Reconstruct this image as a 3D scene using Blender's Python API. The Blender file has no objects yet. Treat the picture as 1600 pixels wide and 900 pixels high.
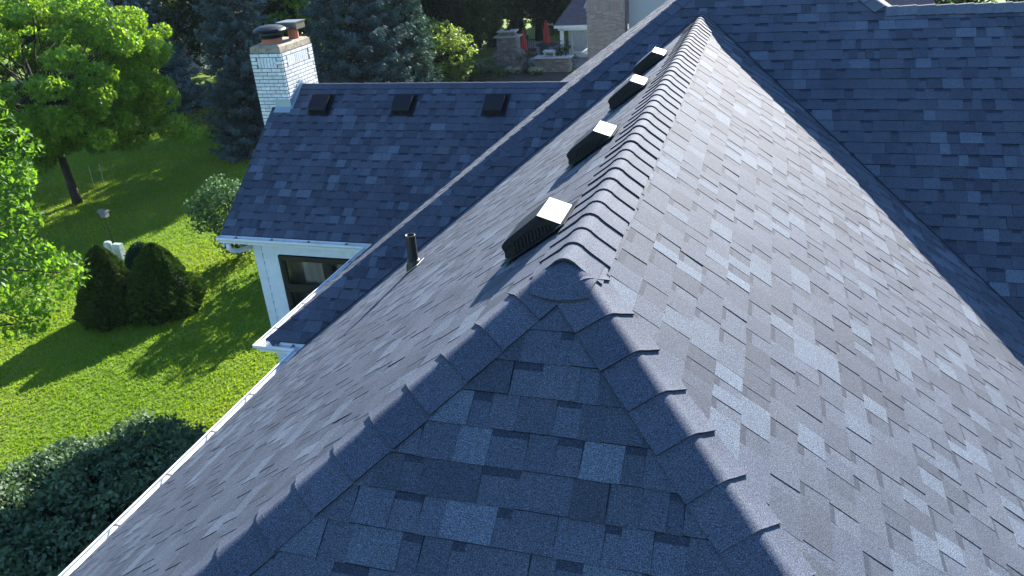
import bpy, math, random
import numpy as np
from mathutils import Matrix, Vector

random.seed(7)
RNG = np.random.default_rng(11)
S = bpy.context.scene
COL = S.collection

# ------------------------------------------------------------------ camera, world, sun, exposure
yaw, pitch, roll = -0.3263, 0.4577, -0.076
fw = Vector((math.sin(yaw)*math.cos(pitch), math.cos(yaw)*math.cos(pitch), -math.sin(pitch)))
rt0 = Vector((math.cos(yaw), -math.sin(yaw), 0)); up0 = rt0.cross(fw)
rt = rt0*math.cos(roll) + up0*math.sin(roll); up = up0*math.cos(roll) - rt0*math.sin(roll)
cam = bpy.data.cameras.new("camera"); cam.sensor_width = 36; cam.lens = 1212.2/1600*36
cam.clip_start = 0.05; cam.clip_end = 3000
cob = bpy.data.objects.new("camera", cam); COL.objects.link(cob)
cob.matrix_world = Matrix(((rt.x, up.x, -fw.x, 0.7248), (rt.y, up.y, -fw.y, -2.8955), (rt.z, up.z, -fw.z, 1.3383), (0, 0, 0, 1)))
S.camera = cob

SUN_DIR = Vector((0.175, 1.0, 0.465)).normalized()      # towards the sun
EL = math.asin(SUN_DIR.z); AZ = math.atan2(SUN_DIR.x, SUN_DIR.y)
wd = bpy.data.worlds.new("World"); S.world = wd; wd.use_nodes = True
nt = wd.node_tree
sky = nt.nodes.new('ShaderNodeTexSky'); sky.sky_type = 'NISHITA'; sky.sun_disc = False
sky.sun_elevation = EL; sky.sun_rotation = AZ; sky.air_density = 1.0; sky.dust_density = 0.1; sky.ozone_density = 5.0
nt.links.new(sky.outputs[0], nt.nodes['Background'].inputs[0]); nt.nodes['Background'].inputs[1].default_value = 0.098
sl = bpy.data.lights.new("sun", 'SUN'); sl.energy = 5.0; sl.angle = math.radians(0.5); sl.color = (1.0, 0.935, 0.845)
so = bpy.data.objects.new("sun", sl); COL.objects.link(so)
so.rotation_euler = SUN_DIR.to_track_quat('Z', 'Y').to_euler()
S.view_settings.view_transform = 'Standard'; S.view_settings.look = 'None'
S.view_settings.exposure = 1.97; S.view_settings.gamma = 1
S.render.engine = 'CYCLES'
S.cycles.max_bounces = 6; S.cycles.transparent_max_bounces = 8

# ------------------------------------------------------------------ materials
def mat(name, col=(.5, .5, .5), rough=.6, metal=0, spec=.5):
    m = bpy.data.materials.new(name); m.use_nodes = True
    b = m.node_tree.nodes['Principled BSDF']
    b.inputs['Base Color'].default_value = (*col, 1); b.inputs['Roughness'].default_value = rough
    b.inputs['Metallic'].default_value = metal; b.inputs['Specular IOR Level'].default_value = spec
    return m
def N(m, t, **kw):
    n = m.node_tree.nodes.new(t)
    for k, v in kw.items(): setattr(n, k, v)
    return n
def LK(m, a, b): m.node_tree.links.new(a, b)
def noise(m, scale, detail=3, rough=.6, coord='Object'):
    tc = N(m, 'ShaderNodeTexCoord'); n = N(m, 'ShaderNodeTexNoise')
    n.inputs['Scale'].default_value = scale; n.inputs['Detail'].default_value = detail; n.inputs['Roughness'].default_value = rough
    LK(m, tc.outputs[coord], n.inputs['Vector']); return n
def ramp(m, src, stops):
    r = N(m, 'ShaderNodeValToRGB'); e = r.color_ramp.elements
    while len(e) < len(stops): e.new(.5)
    for i, (p, c) in enumerate(stops):
        e[i].position = p; e[i].color = (*c, 1) if len(c) == 3 else c
    LK(m, src, r.inputs[0]); return r
def mixc(m, a, b, fac, mode='MIX'):
    x = N(m, 'ShaderNodeMix', data_type='RGBA', blend_type=mode)
    for s, v in ((x.inputs[0], fac), (x.inputs[6], a), (x.inputs[7], b)):
        if hasattr(v, 'is_linked'): LK(m, v, s)
        else: s.default_value = v if isinstance(v, (int, float)) else (*v, 1)
    return x.outputs[2]
def bump(m, src, strength, dist):
    b = N(m, 'ShaderNodeBump'); b.inputs['Strength'].default_value = strength; b.inputs['Distance'].default_value = dist
    LK(m, src, b.inputs['Height']); LK(m, b.outputs[0], m.node_tree.nodes['Principled BSDF'].inputs['Normal']); return b

def attr_mat(name, rough=.8, spec=.4, nscale=40, namp=.35, bstr=.3, bdist=.01):
    """colour comes from the mesh's own per-face colour, broken up by noise"""
    m = mat(name, rough=rough, spec=spec)
    a = N(m, 'ShaderNodeAttribute', attribute_name='tone')
    n = noise(m, nscale, 4, .7)
    r = ramp(m, n.outputs[0], [(.3, (1-namp,)*3), (.7, (1+namp,)*3)])
    LK(m, mixc(m, a.outputs[0], r.outputs[0], 1.0, 'MULTIPLY'), m.node_tree.nodes['Principled BSDF'].inputs[0])
    if bstr: bump(m, n.outputs[0], bstr, bdist)
    return m

# asphalt shingle: mineral granules + per-tab tone
M_SH = mat('asphalt_shingle', rough=.85, spec=.22)
def build_shingle(m):
    P = m.node_tree.nodes['Principled BSDF']
    a = N(m, 'ShaderNodeAttribute', attribute_name='tone')
    g = noise(m, 250, 2, .8)
    gr = ramp(m, g.outputs[0], [(.35, (.25,)*3), (.47, (.8,)*3), (.56, (1.25, 1.26, 1.28)), (.67, (2.6, 2.6, 2.6))])
    w = noise(m, 2.2, 5, .65)
    wr = ramp(m, w.outputs[0], [(.3, (.86, .88, .90)), (.7, (1.12, 1.11, 1.09))])
    c = mixc(m, a.outputs[0], gr.outputs[0], 1.0, 'MULTIPLY')
    c = mixc(m, c, wr.outputs[0], 1.0, 'MULTIPLY')
    LK(m, c, P.inputs[0])
    g2 = noise(m, 330, 2, .7)
    bump(m, g2.outputs[0], .22, .003)
    P.inputs['Diffuse Roughness'].default_value = 0.0
build_shingle(M_SH)

M_WHITE = mat('white_metal_paint', (.74, .76, .77), .35)
n_ = noise(M_WHITE, 5, 6, .75); r_ = ramp(M_WHITE, n_.outputs[0], [(.28, (.56, .56, .53)), (.5, (.72, .74, .74)), (.7, (.77, .79, .80))])
LK(M_WHITE, r_.outputs[0], M_WHITE.node_tree.nodes['Principled BSDF'].inputs[0])
M_SIDING = mat('white_siding', (.62, .66, .68), .6)
n_ = noise(M_SIDING, 6, 4); r_ = ramp(M_SIDING, n_.outputs[0], [(.3, (.56, .60, .62)), (.7, (.66, .70, .72))])
LK(M_SIDING, r_.outputs[0], M_SIDING.node_tree.nodes['Principled BSDF'].inputs[0])
M_BLACK = mat('black_painted_metal', (.008, .009, .012), .5, 0, .3)
M_VENT = mat('black_vent_metal', (.014, .016, .021), .5, .0, .17)
n_ = noise(M_VENT, 90, 3); bump(M_VENT, n_.outputs[0], .15, .002)
M_PIPE = mat('black_pipe_plastic', (.012, .012, .014), .5)
M_GALV = mat('galvanised_metal', (.55, .58, .60), .38, .85)
M_FLASH = mat('lead_blue_flashing', (.32, .40, .46), .45, .5)
M_FRAME = mat('black_window_frame', (.015, .014, .014), .4)
M_BRICK = attr_mat('brick', .85, .3, 30, .22, .35, .006)
M_MORT = mat('mortar', (.11, .11, .11), .95)
M_MORTB = mat('brown_mortar', (.25, .22, .20), .95)
M_STONE = attr_mat('stone', .85, .3, 14, .3, .6, .02)
M_CONC = mat('weathered_concrete', (.3, .27, .22), .9)
n_ = noise(M_CONC, 9, 6, .75); r_ = ramp(M_CONC, n_.outputs[0], [(.3, (.10, .085, .06)), (.48, (.26, .22, .16)), (.6, (.36, .30, .22)), (.72, (.42, .25, .10))])
LK(M_CONC, r_.outputs[0], M_CONC.node_tree.nodes['Principled BSDF'].inputs[0]); bump(M_CONC, n_.outputs[0], .6, .02)
M_TERRA = mat('terracotta', (.42, .13, .06), .7)
M_STEEL = mat('tarnished_steel', (.30, .26, .20), .35, .8)
M_BARK = mat('bark', (.05, .04, .032), .9, 0, .2)
n_ = noise(M_BARK, 14, 5, .7); r_ = ramp(M_BARK, n_.outputs[0], [(.3, (.015, .012, .01)), (.7, (.06, .05, .04))])
LK(M_BARK, r_.outputs[0], M_BARK.node_tree.nodes['Principled BSDF'].inputs[0]); bump(M_BARK, n_.outputs[0], .8, .03)
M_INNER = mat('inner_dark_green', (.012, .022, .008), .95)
M_ROOM = mat('plaster_wall', (.62, .56, .5), .9)
M_CURT = mat('curtain_cloth', (.42, .38, .33), .9)
M_RED = mat('red_canvas', (.42, .05, .04), .85)
M_SLAB = mat('pale_stone_slab', (.42, .43, .43), .7)
M_WOODG = mat('dark_wicker', (.03, .03, .035), .8)
M_SOIL = mat('garden_soil', (.04, .03, .022), .95)
n_ = noise(M_SOIL, 5, 6, .7); r_ = ramp(M_SOIL, n_.outputs[0], [(.35, (.02, .016, .012)), (.7, (.075, .055, .04))])
LK(M_SOIL, r_.outputs[0], M_SOIL.node_tree.nodes['Principled BSDF'].inputs[0]); bump(M_SOIL, n_.outputs[0], .8, .05)
M_PAVE = mat('grey_pavers', (.2, .2, .2), .85)
b_ = N(M_PAVE, 'ShaderNodeTexBrick'); tc_ = N(M_PAVE, 'ShaderNodeTexCoord'); LK(M_PAVE, tc_.outputs['Object'], b_.inputs[0])
b_.inputs['Scale'].default_value = 2.5; b_.inputs['Color1'].default_value = (.2, .19, .185, 1); b_.inputs['Color2'].default_value = (.27, .25, .24, 1); b_.inputs['Mortar'].default_value = (.08, .08, .075, 1)
LK(M_PAVE, b_.outputs[0], M_PAVE.node_tree.nodes['Principled BSDF'].inputs[0])

M_GLASS = bpy.data.materials.new('window_glass'); M_GLASS.use_nodes = True
def build_glass(m):
    t = m.node_tree; t.nodes.remove(t.nodes['Principled BSDF'])
    tr = N(m, 'ShaderNodeBsdfTransparent'); gl = N(m, 'ShaderNodeBsdfGlossy'); mx = N(m, 'ShaderNodeMixShader'); fr = N(m, 'ShaderNodeFresnel')
    tr.inputs[0].default_value = (.93, .95, .94, 1); gl.inputs['Roughness'].default_value = .02; fr.inputs[0].default_value = 1.9
    LK(m, fr.outputs[0], mx.inputs[0]); LK(m, tr.outputs[0], mx.inputs[1]); LK(m, gl.outputs[0], mx.inputs[2])
    LK(m, mx.outputs[0], t.nodes['Material Output'].inputs[0])
build_glass(M_GLASS)

def leaf_mat(name, trans=.45, rough=.5, tint=(1.35, 1.3, .5), spec=.3):
    m = mat(name, rough=rough, spec=spec)
    P = m.node_tree.nodes['Principled BSDF']; out = m.node_tree.nodes['Material Output']
    a = N(m, 'ShaderNodeAttribute', attribute_name='tone'); LK(m, a.outputs[0], P.inputs[0])
    t = N(m, 'ShaderNodeBsdfTranslucent')
    LK(m, mixc(m, a.outputs[0], tint, 1.0, 'MULTIPLY'), t.inputs[0])
    x = N(m, 'ShaderNodeMixShader'); x.inputs[0].default_value = trans
    LK(m, P.outputs[0], x.inputs[1]); LK(m, t.outputs[0], x.inputs[2]); LK(m, x.outputs[0], out.inputs[0])
    return m
M_LEAF = leaf_mat('broad_leaf', .56, .45, (1.85, 1.7, .6))
M_NEEDLE = leaf_mat('conifer_needle', .15, .75, (1.1, 1.1, .8), .12)
M_SHRUBL = leaf_mat('shrub_leaf', .3, .55, (1.2, 1.3, .6), .25)
M_GRASS = leaf_mat('grass_blade', .5, .6, (1.25, 1.4, .5), .15)

M_LAWN = mat('lawn_turf', (.06, .11, .015), .9, 0, .2)
def build_lawn(m):
    n1 = noise(m, .35, 5, .6); n2 = noise(m, 18, 4, .8)
    r1 = ramp(m, n1.outputs[0], [(.3, (.11, .19, .018)), (.5, (.135, .22, .022)), (.7, (.17, .23, .038))])
    r2 = ramp(m, n2.outputs[0], [(.3, (.75, .75, .75)), (.7, (1.25, 1.22, 1.15))])
    LK(m, mixc(m, r1.outputs[0], r2.outputs[0], 1.0, 'MULTIPLY'), m.node_tree.nodes['Principled BSDF'].inputs[0])
    bump(m, n2.outputs[0], .8, .08)
build_lawn(M_LAWN)

# ------------------------------------------------------------------ mesh helpers
def link(o, parent=None):
    COL.objects.link(o)
    if parent is not None:
        o.parent = parent
        o.matrix_parent_inverse = Matrix.Translation(-WORLD_LOC[parent.name]) if parent.name in WORLD_LOC else Matrix.Identity(4)
    return o
WORLD_LOC = {}
def np_mesh(name, V, faces, m, parent=None, tone=None, smooth=False):
    """V (n,3) world coordinates; faces list of index tuples or an (n,k) array"""
    V = np.asarray(V, dtype=np.float32); me = bpy.data.meshes.new(name)
    if isinstance(faces, np.ndarray):
        nf, k = faces.shape; idx = faces.reshape(-1).astype(np.int32); st = np.arange(nf, dtype=np.int32)*k; tot = np.full(nf, k, np.int32)
    else:
        tot = np.array([len(f) for f in faces], np.int32); st = np.concatenate([[0], np.cumsum(tot)[:-1]]).astype(np.int32)
        idx = np.array([i for f in faces for i in f], np.int32)
    me.vertices.add(len(V)); me.vertices.foreach_set('co', V.reshape(-1))
    me.loops.add(len(idx)); me.loops.foreach_set('vertex_index', idx)
    me.polygons.add(len(tot)); me.polygons.foreach_set('loop_start', st); me.polygons.foreach_set('loop_total', tot)
    me.polygons.foreach_set('use_smooth', np.full(len(tot), bool(smooth)))
    me.update(calc_edges=True)
    if tone is not None:
        a = me.attributes.new('tone', 'FLOAT_COLOR', 'FACE'); t = np.ones((len(tot), 4), np.float32); t[:, :3] = np.asarray(tone, np.float32)
        a.data.foreach_set('color', t.reshape(-1))
    me.materials.append(m)
    o = bpy.data.objects.new(name, me); link(o, parent); return o
def tag(o, label=None, cat=None, group=None, kind=None):
    if label: o['label'] = label
    if cat: o['category'] = cat
    if group: o['group'] = group
    if kind: o['kind'] = kind
    return o
def thing(name, label, cat, loc, group=None):
    o = bpy.data.objects.new(name, None); o.empty_display_size = .2; COL.objects.link(o); o.location = loc
    WORLD_LOC[o.name] = Vector(loc); return tag(o, label, cat, group)
class MB:
    """collects shapes (with a tone per face) that become ONE mesh"""
    def __init__(s): s.V = []; s.F = []; s.T = []
    def add(s, V, F, tone=(.5, .5, .5)):
        b = len(s.V); s.V += [tuple(v) for v in V]; s.F += [tuple(i+b for i in f) for f in F]; s.T += [tone]*len(F); return s
    def box(s, a, b, tone=(.5, .5, .5), bev=0):
        (x0, y0, z0), (x1, y1, z1) = a, b
        x0, x1 = sorted((x0, x1)); y0, y1 = sorted((y0, y1)); z0, z1 = sorted((z0, z1))
        if bev:
            V = []; e = bev
            for z, q in ((z0, e), (z0+e, 0), (z1-e, 0), (z1, e)):
                V += [(x0+q, y0+q, z), (x1-q, y0+q, z), (x1-q, y1-q, z), (x0+q, y1-q, z)]
            F = [(3, 2, 1, 0), (12, 13, 14, 15)]
            for r in range(3):
                for i in range(4):
                    j = (i+1) % 4; F.append((r*4+i, r*4+j, r*4+4+j, r*4+4+i))
            return s.add(V, F, tone)
        V = [(x0, y0, z0), (x1, y0, z0), (x1, y1, z0), (x0, y1, z0), (x0, y0, z1), (x1, y0, z1), (x1, y1, z1), (x0, y1, z1)]
        return s.add(V, [(3, 2, 1, 0), (4, 5, 6, 7), (0, 1, 5, 4), (1, 2, 6, 5), (2, 3, 7, 6), (3, 0, 4, 7)], tone)
    def obox(s, c, ax, ay, az, tone=(.5, .5, .5)):
        """box from centre and three half-axis vectors"""
        c, ax, ay, az = map(np.array, (c, ax, ay, az)); V = [c+i*ax+j*ay+k*az for k in (-1, 1) for (i, j) in ((-1, -1), (1, -1), (1, 1), (-1, 1))]
        return s.add(V, [(3, 2, 1, 0), (4, 5, 6, 7), (0, 1, 5, 4), (1, 2, 6, 5), (2, 3, 7, 6), (3, 0, 4, 7)], tone)
    def tube(s, pts, rad, n=10, tone=(.5, .5, .5), cap=True):
        pts = [np.array(p, float) for p in pts]; rad = rad if hasattr(rad, '__len__') else [rad]*len(pts)
        V = []; F = []; prev = None
        for i, p in enumerate(pts):
            d = pts[min(i+1, len(pts)-1)] - pts[max(i-1, 0)]; d /= np.linalg.norm(d)+1e-9
            if prev is None: prev = np.cross(d, (0.31, .95, .07)) if abs(d[1]) < .9 else np.cross(d, (1, 0, 0))
            a = prev - d*(prev@d); a /= np.linalg.norm(a)+1e-9; prev = a; b = np.cross(d, a)
            V += [p + rad[i]*(a*math.cos(2*math.pi*k/n) + b*math.sin(2*math.pi*k/n)) for k in range(n)]
        for i in range(len(pts)-1):
            for k in range(n):
                l = (k+1) % n; F.append((i*n+k, i*n+l, i*n+n+l, i*n+n+k))
        if cap: F += [tuple(range(n))[::-1], tuple(range((len(pts)-1)*n, len(pts)*n))]
        return s.add(V, F, tone)
    def lathe(s, c, prof, n=24, tone=(.5, .5, .5), sx=1, sy=1):
        V = [(c[0]+r*sx*math.cos(2*math.pi*k/n), c[1]+r*sy*math.sin(2*math.pi*k/n), c[2]+z) for r, z in prof for k in range(n)]
        F = [(i*n+k, i*n+(k+1) % n, i*n+n+(k+1) % n, i*n+n+k) for i in range(len(prof)-1) for k in range(n)]
        return s.add(V, F, tone)
    def prism(s, poly, ext, tone=(.5, .5, .5)):
        """polygon (3d points) swept by vector ext"""
        n = len(poly); V = [np.array(p, float) for p in poly]; V += [v+np.array(ext, float) for v in V]
        F = [tuple(range(n))[::-1], tuple(range(n, 2*n))] + [(i, (i+1) % n, n+(i+1) % n, n+i) for i in range(n)]
        return s.add(V, F, tone)
    def build(s, name, m, parent=None, smooth=False, tone=False):
        return np_mesh(name, s.V, s.F, m, parent, s.T if tone else None, smooth)

# ------------------------------------------------------------------ roof geometry constants
m_ = 0.735; k_ = math.sqrt(1+m_*m_); w_ = 3.85; Ym = 7.28; hx = .516; ze = -w_*m_; GZ = -6.5
EXP = .143
DARK = [(.042, .052, .074), (.046, .057, .080), (.044, .054, .075)]
MID = [(.054, .067, .094), (.058, .072, .101), (.060, .073, .099), (.056, .068, .095), (.052, .065, .092)]
LIGHT = [(.076, .098, .132), (.082, .105, .139), (.073, .094, .127)]
GAP_BAND = (.025, .033, .052)  # printed band of dark granules at the top of each gap

def clip(poly, conv):
    """Sutherland-Hodgman in 2d, conv counter-clockwise"""
    out = poly
    for i in range(len(conv)):
        ax, ay = conv[i]; bx, by = conv[(i+1) % len(conv)]; inp = out; out = []
        if not inp: return []
        f = lambda p: (bx-ax)*(p[1]-ay) - (by-ay)*(p[0]-ax)
        for j in range(len(inp)):
            p, q = inp[j], inp[(j+1) % len(inp)]; fp, fq = f(p), f(q)
            if fp >= 0: out.append(p)
            if (fp > 0 and fq < 0) or (fp < 0 and fq > 0):
                t = fp/(fp-fq); out.append((p[0]+t*(q[0]-p[0]), p[1]+t*(q[1]-p[1])))
    return out
def ccw(p):
    a = sum(p[i][0]*p[(i+1) % len(p)][1]-p[(i+1) % len(p)][0]*p[i][1] for i in range(len(p)))
    return p if a > 0 else p[::-1]

def roof_slope(name, O, U, V, polys, seed, parent, hs=1.0, label=None):
    O, U, V = map(lambda a: np.array(a, float), (O, U, V)); U /= np.linalg.norm(U); V /= np.linalg.norm(V)
    Nn = np.cross(U, V)
    if Nn[2] < 0: Nn = -Nn
    rnd = random.Random(seed); polys = [ccw(p) for p in polys]
    mb = MB(); umin = min(p[0] for q in polys for p in q); umax = max(p[0] for q in polys for p in q); vmax = max(p[1] for q in polys for p in q)
    def piece(quad, h0, h1, v0, v1, tone, base=-.004):
        for cp in polys:
            c = clip(quad, cp)
            if len(c) < 3: continue
            hh = [hs*(h0+(h1-h0)*(v-v0)/(v1-v0)) for _, v in c]
            top = [O+U*u+V*v+Nn*h for (u, v), h in zip(c, hh)]; bot = [O+U*u+V*v+Nn*base for (u, v) in c]
            n = len(c); F = [tuple(range(n))]+[(i, i+n, (i+1) % n+n, (i+1) % n) for i in range(n)]
            if np.dot(np.cross(top[1]-top[0], top[2]-top[1]), Nn) < 0: F = [f[::-1] for f in F]
            mb.add(top+bot, F[:1], tone); mb.F += [tuple(i+len(mb.V)-2*n for i in f) for f in F[1:]]; mb.T += [tuple(c*.2 for c in tone)]*(len(F)-1)   # cut edges: bare asphalt, darkened further as painted contact shade
    for cp in polys:                                   # solid deck under the shingles
        t_ = [O+U*u+V*v-Nn*.003 for u, v in cp]; mb.prism(t_, tuple(-Nn*.02), DARK[0])
    k = 0
    while k*EXP < vmax+EXP:
        v0 = k*EXP - (.02 if k == 0 else 0); v1 = (k+1)*EXP; u = umin - rnd.random()*.9
        ct = 1+rnd.uniform(-.05, .05)
        raised = rnd.random() < .5
        while u < umax:
            w = rnd.choice([.09, .11, .13, .15, .17, .2, .24]) if raised else rnd.choice([.06, .08, .10, .12, .15])
            r = rnd.random()
            base = rnd.choice(LIGHT) if r < .2 else rnd.choice(MID) if r < .74 else rnd.choice(DARK)
            if not raised and r < .2: base = rnd.choice(MID)
            t = ct*rnd.uniform(.9, 1.1); tone = tuple(c*t for c in base)
            jig = rnd.uniform(-.0025, .0025); sk = rnd.uniform(-.006, .006)
            q = [(u, v0+jig), (u+w, v0+jig), (u+w+sk, v1), (u+sk, v1)]
            if raised:
                lift = rnd.choice([.0075, .0085, .0095]) + (.003 if rnd.random() < .04 else 0)
                piece(q, lift, lift*.35, v0, v1, tone)
            else:
                piece(q, .0062, .0005, v0, v1, tone)
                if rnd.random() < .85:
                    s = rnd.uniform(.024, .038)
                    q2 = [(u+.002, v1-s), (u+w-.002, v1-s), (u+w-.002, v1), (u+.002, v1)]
                    piece(q2, .0062-.0057*(1-s/EXP)+.0008, .0014, v1-s, v1, GAP_BAND)
            u += w
            if raised and rnd.random() < .28: raised = True
            else: raised = not raised
        k += 1
    o = mb.build(name, M_SH, parent, tone=True)
    if label: o['label'] = label
    return o

def cap_run(name, P0, P1, dA, dB, spacing, hw, parent, seed, tone=((.052, .064, .094), (.058, .070, .100)), lift=.014, rr=.05, thick=.011, start=0.0, flare=0.0):
    """bent cap shingles laid from P0 (nearest / lowest butt) to P1; dA, dB point down either side"""
    P0, P1, dA, dB = map(lambda a: np.array(a, float), (P0, P1, dA, dB)); D = P1-P0; Ltot = np.linalg.norm(D); D /= Ltot
    dA = dA-D*(dA@D); dB = dB-D*(dB@D); dA /= np.linalg.norm(dA); dB /= np.linalg.norm(dB)
    nA = np.cross(D, dA); nA *= np.sign(nA[2]); nB = np.cross(D, dB); nB *= np.sign(nB[2]); nC = nA+nB; nC /= np.linalg.norm(nC)
    mb = MB(); rnd = random.Random(seed); n = 18; t = start
    while t < Ltot-.02:
        e = min(t+spacing+.03, Ltot); wv = rnd.uniform(-.004, .004); tf = rnd.uniform(.92, 1.08); tn = tuple(tf*c for c in rnd.choice(tone)); lf = lift*rnd.uniform(.9, 1.15)
        rows = []; ks = rnd.uniform(-.006, .006)
        for q, h in ((0, lf+flare), (.035, lf), (.6, lf*.55), (1, .004)):
            L = t+(e-t)*q; row = []
            for j in range(n+1):
                s = -1+2*j/n; g = s*(hw+wv)
                if abs(g) < rr:
                    x = (g/rr+1)/2; B = ((1-x)**2-.8*x*(1-x))*dA*rr + (x*x-.8*x*(1-x))*dB*rr      # quadratic blend through the crest
                    nn = nA*(1-x)+nB*x; nn /= np.linalg.norm(nn)
                else:
                    B = (dA if g < 0 else dB)*abs(g); nn = nA if g < 0 else nB
                edge = max(0, (abs(s)-.8)/.2)
                row.append(P0+D*(L+ks*s*(1-q))+B+nn*(h+.006))
            rows.append(row)
        V = [p for r in rows for p in r]; m = n+1
        F = [(a*m+j, a*m+j+1, a*m+m+j+1, a*m+m+j) for a in range(3) for j in range(n)]
        mb.add(V, F, tn)
        low = []
        for j in range(m):
            s = -1+2*j/n; g = s*hw; nn = nC if abs(g) < rr else (nA if g < 0 else nB); low.append(rows[0][j]-nn*thick)
        mb.add(rows[0]+low, [(j, m+j, m+j+1, j+1) for j in range(n)], tuple(c*.3 for c in tn))      # cut butt edge: bare asphalt plus a shadow line painted into the tone
        for j in (0, n):
            e_ = [r[j] for r in rows]; nn = nA if j == 0 else nB
            mb.add(e_+[p-nn*.016 for p in e_], [(a, a+1, a+5, a+4) for a in range(3)], tuple(c*.3 for c in tn))
        t += spacing
    o = mb.build(name, M_SH, parent, smooth=False, tone=True)
    me = o.data; me.polygons.foreach_set('use_smooth', np.ones(len(me.polygons), bool))
    try: me.set_sharp_from_angle(angle=math.radians(40))
    except Exception: pass
    return o

# ------------------------------------------------------------------ the setting: ground
def sheet(name, x0, y0, x1, y1, z, m, kind='structure'):
    o = np_mesh(name, [(x0, y0, z), (x1, y0, z), (x1, y1, z), (x0, y1, z)], [(0, 1, 2, 3)], m); o['kind'] = kind; return o
sheet('lawn', -900, -900, 900, 900, GZ, M_LAWN)
def blob(name, pts, z, m):
    o = np_mesh(name, [(x, y, z) for x, y in pts], [tuple(range(len(pts)))], m); o['kind'] = 'structure'; return o
def ring(cx, cy, rx, ry, n=40, j=.08, seed=1):
    r = random.Random(seed); return [(cx+rx*math.cos(2*math.pi*i/n)*(1+r.uniform(-j, j)), cy+ry*math.sin(2*math.pi*i/n)*(1+r.uniform(-j, j))) for i in range(n)]
blob('garden_bed', ring(-26.5, 29.5, 9.5, 4.2, seed=2), GZ+.01, M_SOIL)
blob('garden_bed', ring(-13.5, 29.5, 6, 5.0, seed=3), GZ+.015, M_SOIL)
blob('garden_bed', ring(-6.9, 1.7, 2.5, 3.1, seed=4), GZ+.02, M_SOIL)
blob('garden_bed', ring(-11.2, 34.9, 4.6, 2.3, seed=5), GZ+.02, M_SOIL)
blob('patio', [(-14.5, 37.5), (-6.5, 37.5), (-6.5, 46), (-14.5, 46)], GZ+.03, M_PAVE)

# ------------------------------------------------------------------ the house
H = thing('house', 'large white-sided house with grey-blue asphalt shingle hip roofs filling the foreground', 'house', (0, 0, GZ))
va = (0, 1, m_)
roof_slope('roof_slope', (0, -w_, ze), (1, 0, 0), va, [[(-w_, 0), (w_, 0), (0, w_*k_)]], 3, H, label='shaded triangular hip end slope nearest the viewer')
roof_slope('roof_slope', (-w_, 0, ze), (0, 1, 0), (1, 0, m_), [[(-w_, 0), (0, w_*k_), (Ym, w_*k_), (Ym-w_, 0)]], 4, H, hs=.7, label='grazing-lit left slope carrying four box vents and a pipe')
roof_slope('roof_slope', (w_, 0, ze), (0, 1, 0), (-1, 0, m_), [[(-w_, 0), (0, w_*k_), (Ym, w_*k_), (Ym-w_, 0)]], 5, H, label='brightly sunlit right slope')
vm = w_*k_; ax, ah = .747, 1.263
XR = 9.0
roof_slope('roof_slope', (0, Ym-w_, ze), (1, 0, 0), va,
           [[(-hx-w_, 0), (-w_, 0), (0, vm), (-hx, vm)], [(-hx, vm), (2.01, vm), (ax, vm+ah*k_)], [(0, vm), (w_, 0), (XR, 0), (XR, vm)]], 6, H, label='shaded blue slope at the back right')
roof_slope('roof_slope', (-hx-w_, 0, ze), (0, 1, 0), (1, 0, m_), [[(Ym-w_, 0), (Ym+ah, (ax+hx+w_)*k_), (Ym+2*ah+w_, 0)]], 7, H)
def sheet3(name, pts, tone=(.07, .08, .1)):
    mb = MB(); nn = Vector(pts[1])-Vector(pts[0]); nn = nn.cross(Vector(pts[2])-Vector(pts[0])).normalized(); nn = nn if nn.z > 0 else -nn
    mb.prism([tuple(Vector(p)-nn*.03) for p in pts], tuple(nn*.028), tone); return mb.build(name, M_SH, H, tone=True)
zp = ah*m_; yp = Ym+ah
# slopes facing away
sheet3('roof_slope', [(ax, yp, zp), (-hx-w_, yp+ah+w_, ze), (ax+w_, yp+ah+w_, ze)])
sheet3('roof_slope', [(ax, yp, zp), (2.01, Ym, 0), (ax+w_+1.2, yp+ah+w_, ze), (ax+w_, yp+ah+w_, ze)])
sheet3('roof_slope', [(2.0, Ym, 0), (XR, Ym, 0), (XR, Ym+w_, ze), (2.0, Ym+w_, ze)])
# rear wing
YW = 6.18; dW = 2.37; zW = ze+dW*m_
roof_slope('roof_slope', (0, YW, ze), (1, 0, 0), va, [[(-6.93, 0), (-4.3, 0), (-1.9, dW*k_), (-6.93, dW*k_)]], 8, H, label='small shaded rear wing slope carrying three black vents')
sheet3('roof_slope', [(-6.93, YW+dW, zW), (-1.9, YW+dW, zW), (-1.9, YW+2*dW, ze), (-6.93, YW+2*dW, ze)])

# caps
cA, cB = (-1, 0, -m_), (1, 0, -m_); cF = (0, -1, -m_)
cap_run('ridge_cap', (0, -.05, 0), (0, Ym+.05, 0), cA, cB, .1744, .185, H, 21, tone=((.064, .076, .104), (.070, .083, .112)), lift=.0135, rr=.065, thick=.011)
hl = 6.2
kk = math.sqrt(2+m_*m_)
cap_run('hip_cap', (-w_+.02, -w_+.02, ze), (-.05, -.05, -.05*m_+.0), cA, cF, .1925, .145, H, 22, lift=.014, rr=.045, flare=.002, start=.06)
cap_run('hip_cap', (w_-.02, -w_+.02, ze), (.05, -.05, -.05*m_), cF, cB, .1925, .145, H, 23, lift=.014, rr=.045, flare=.002, start=.0)
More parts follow.
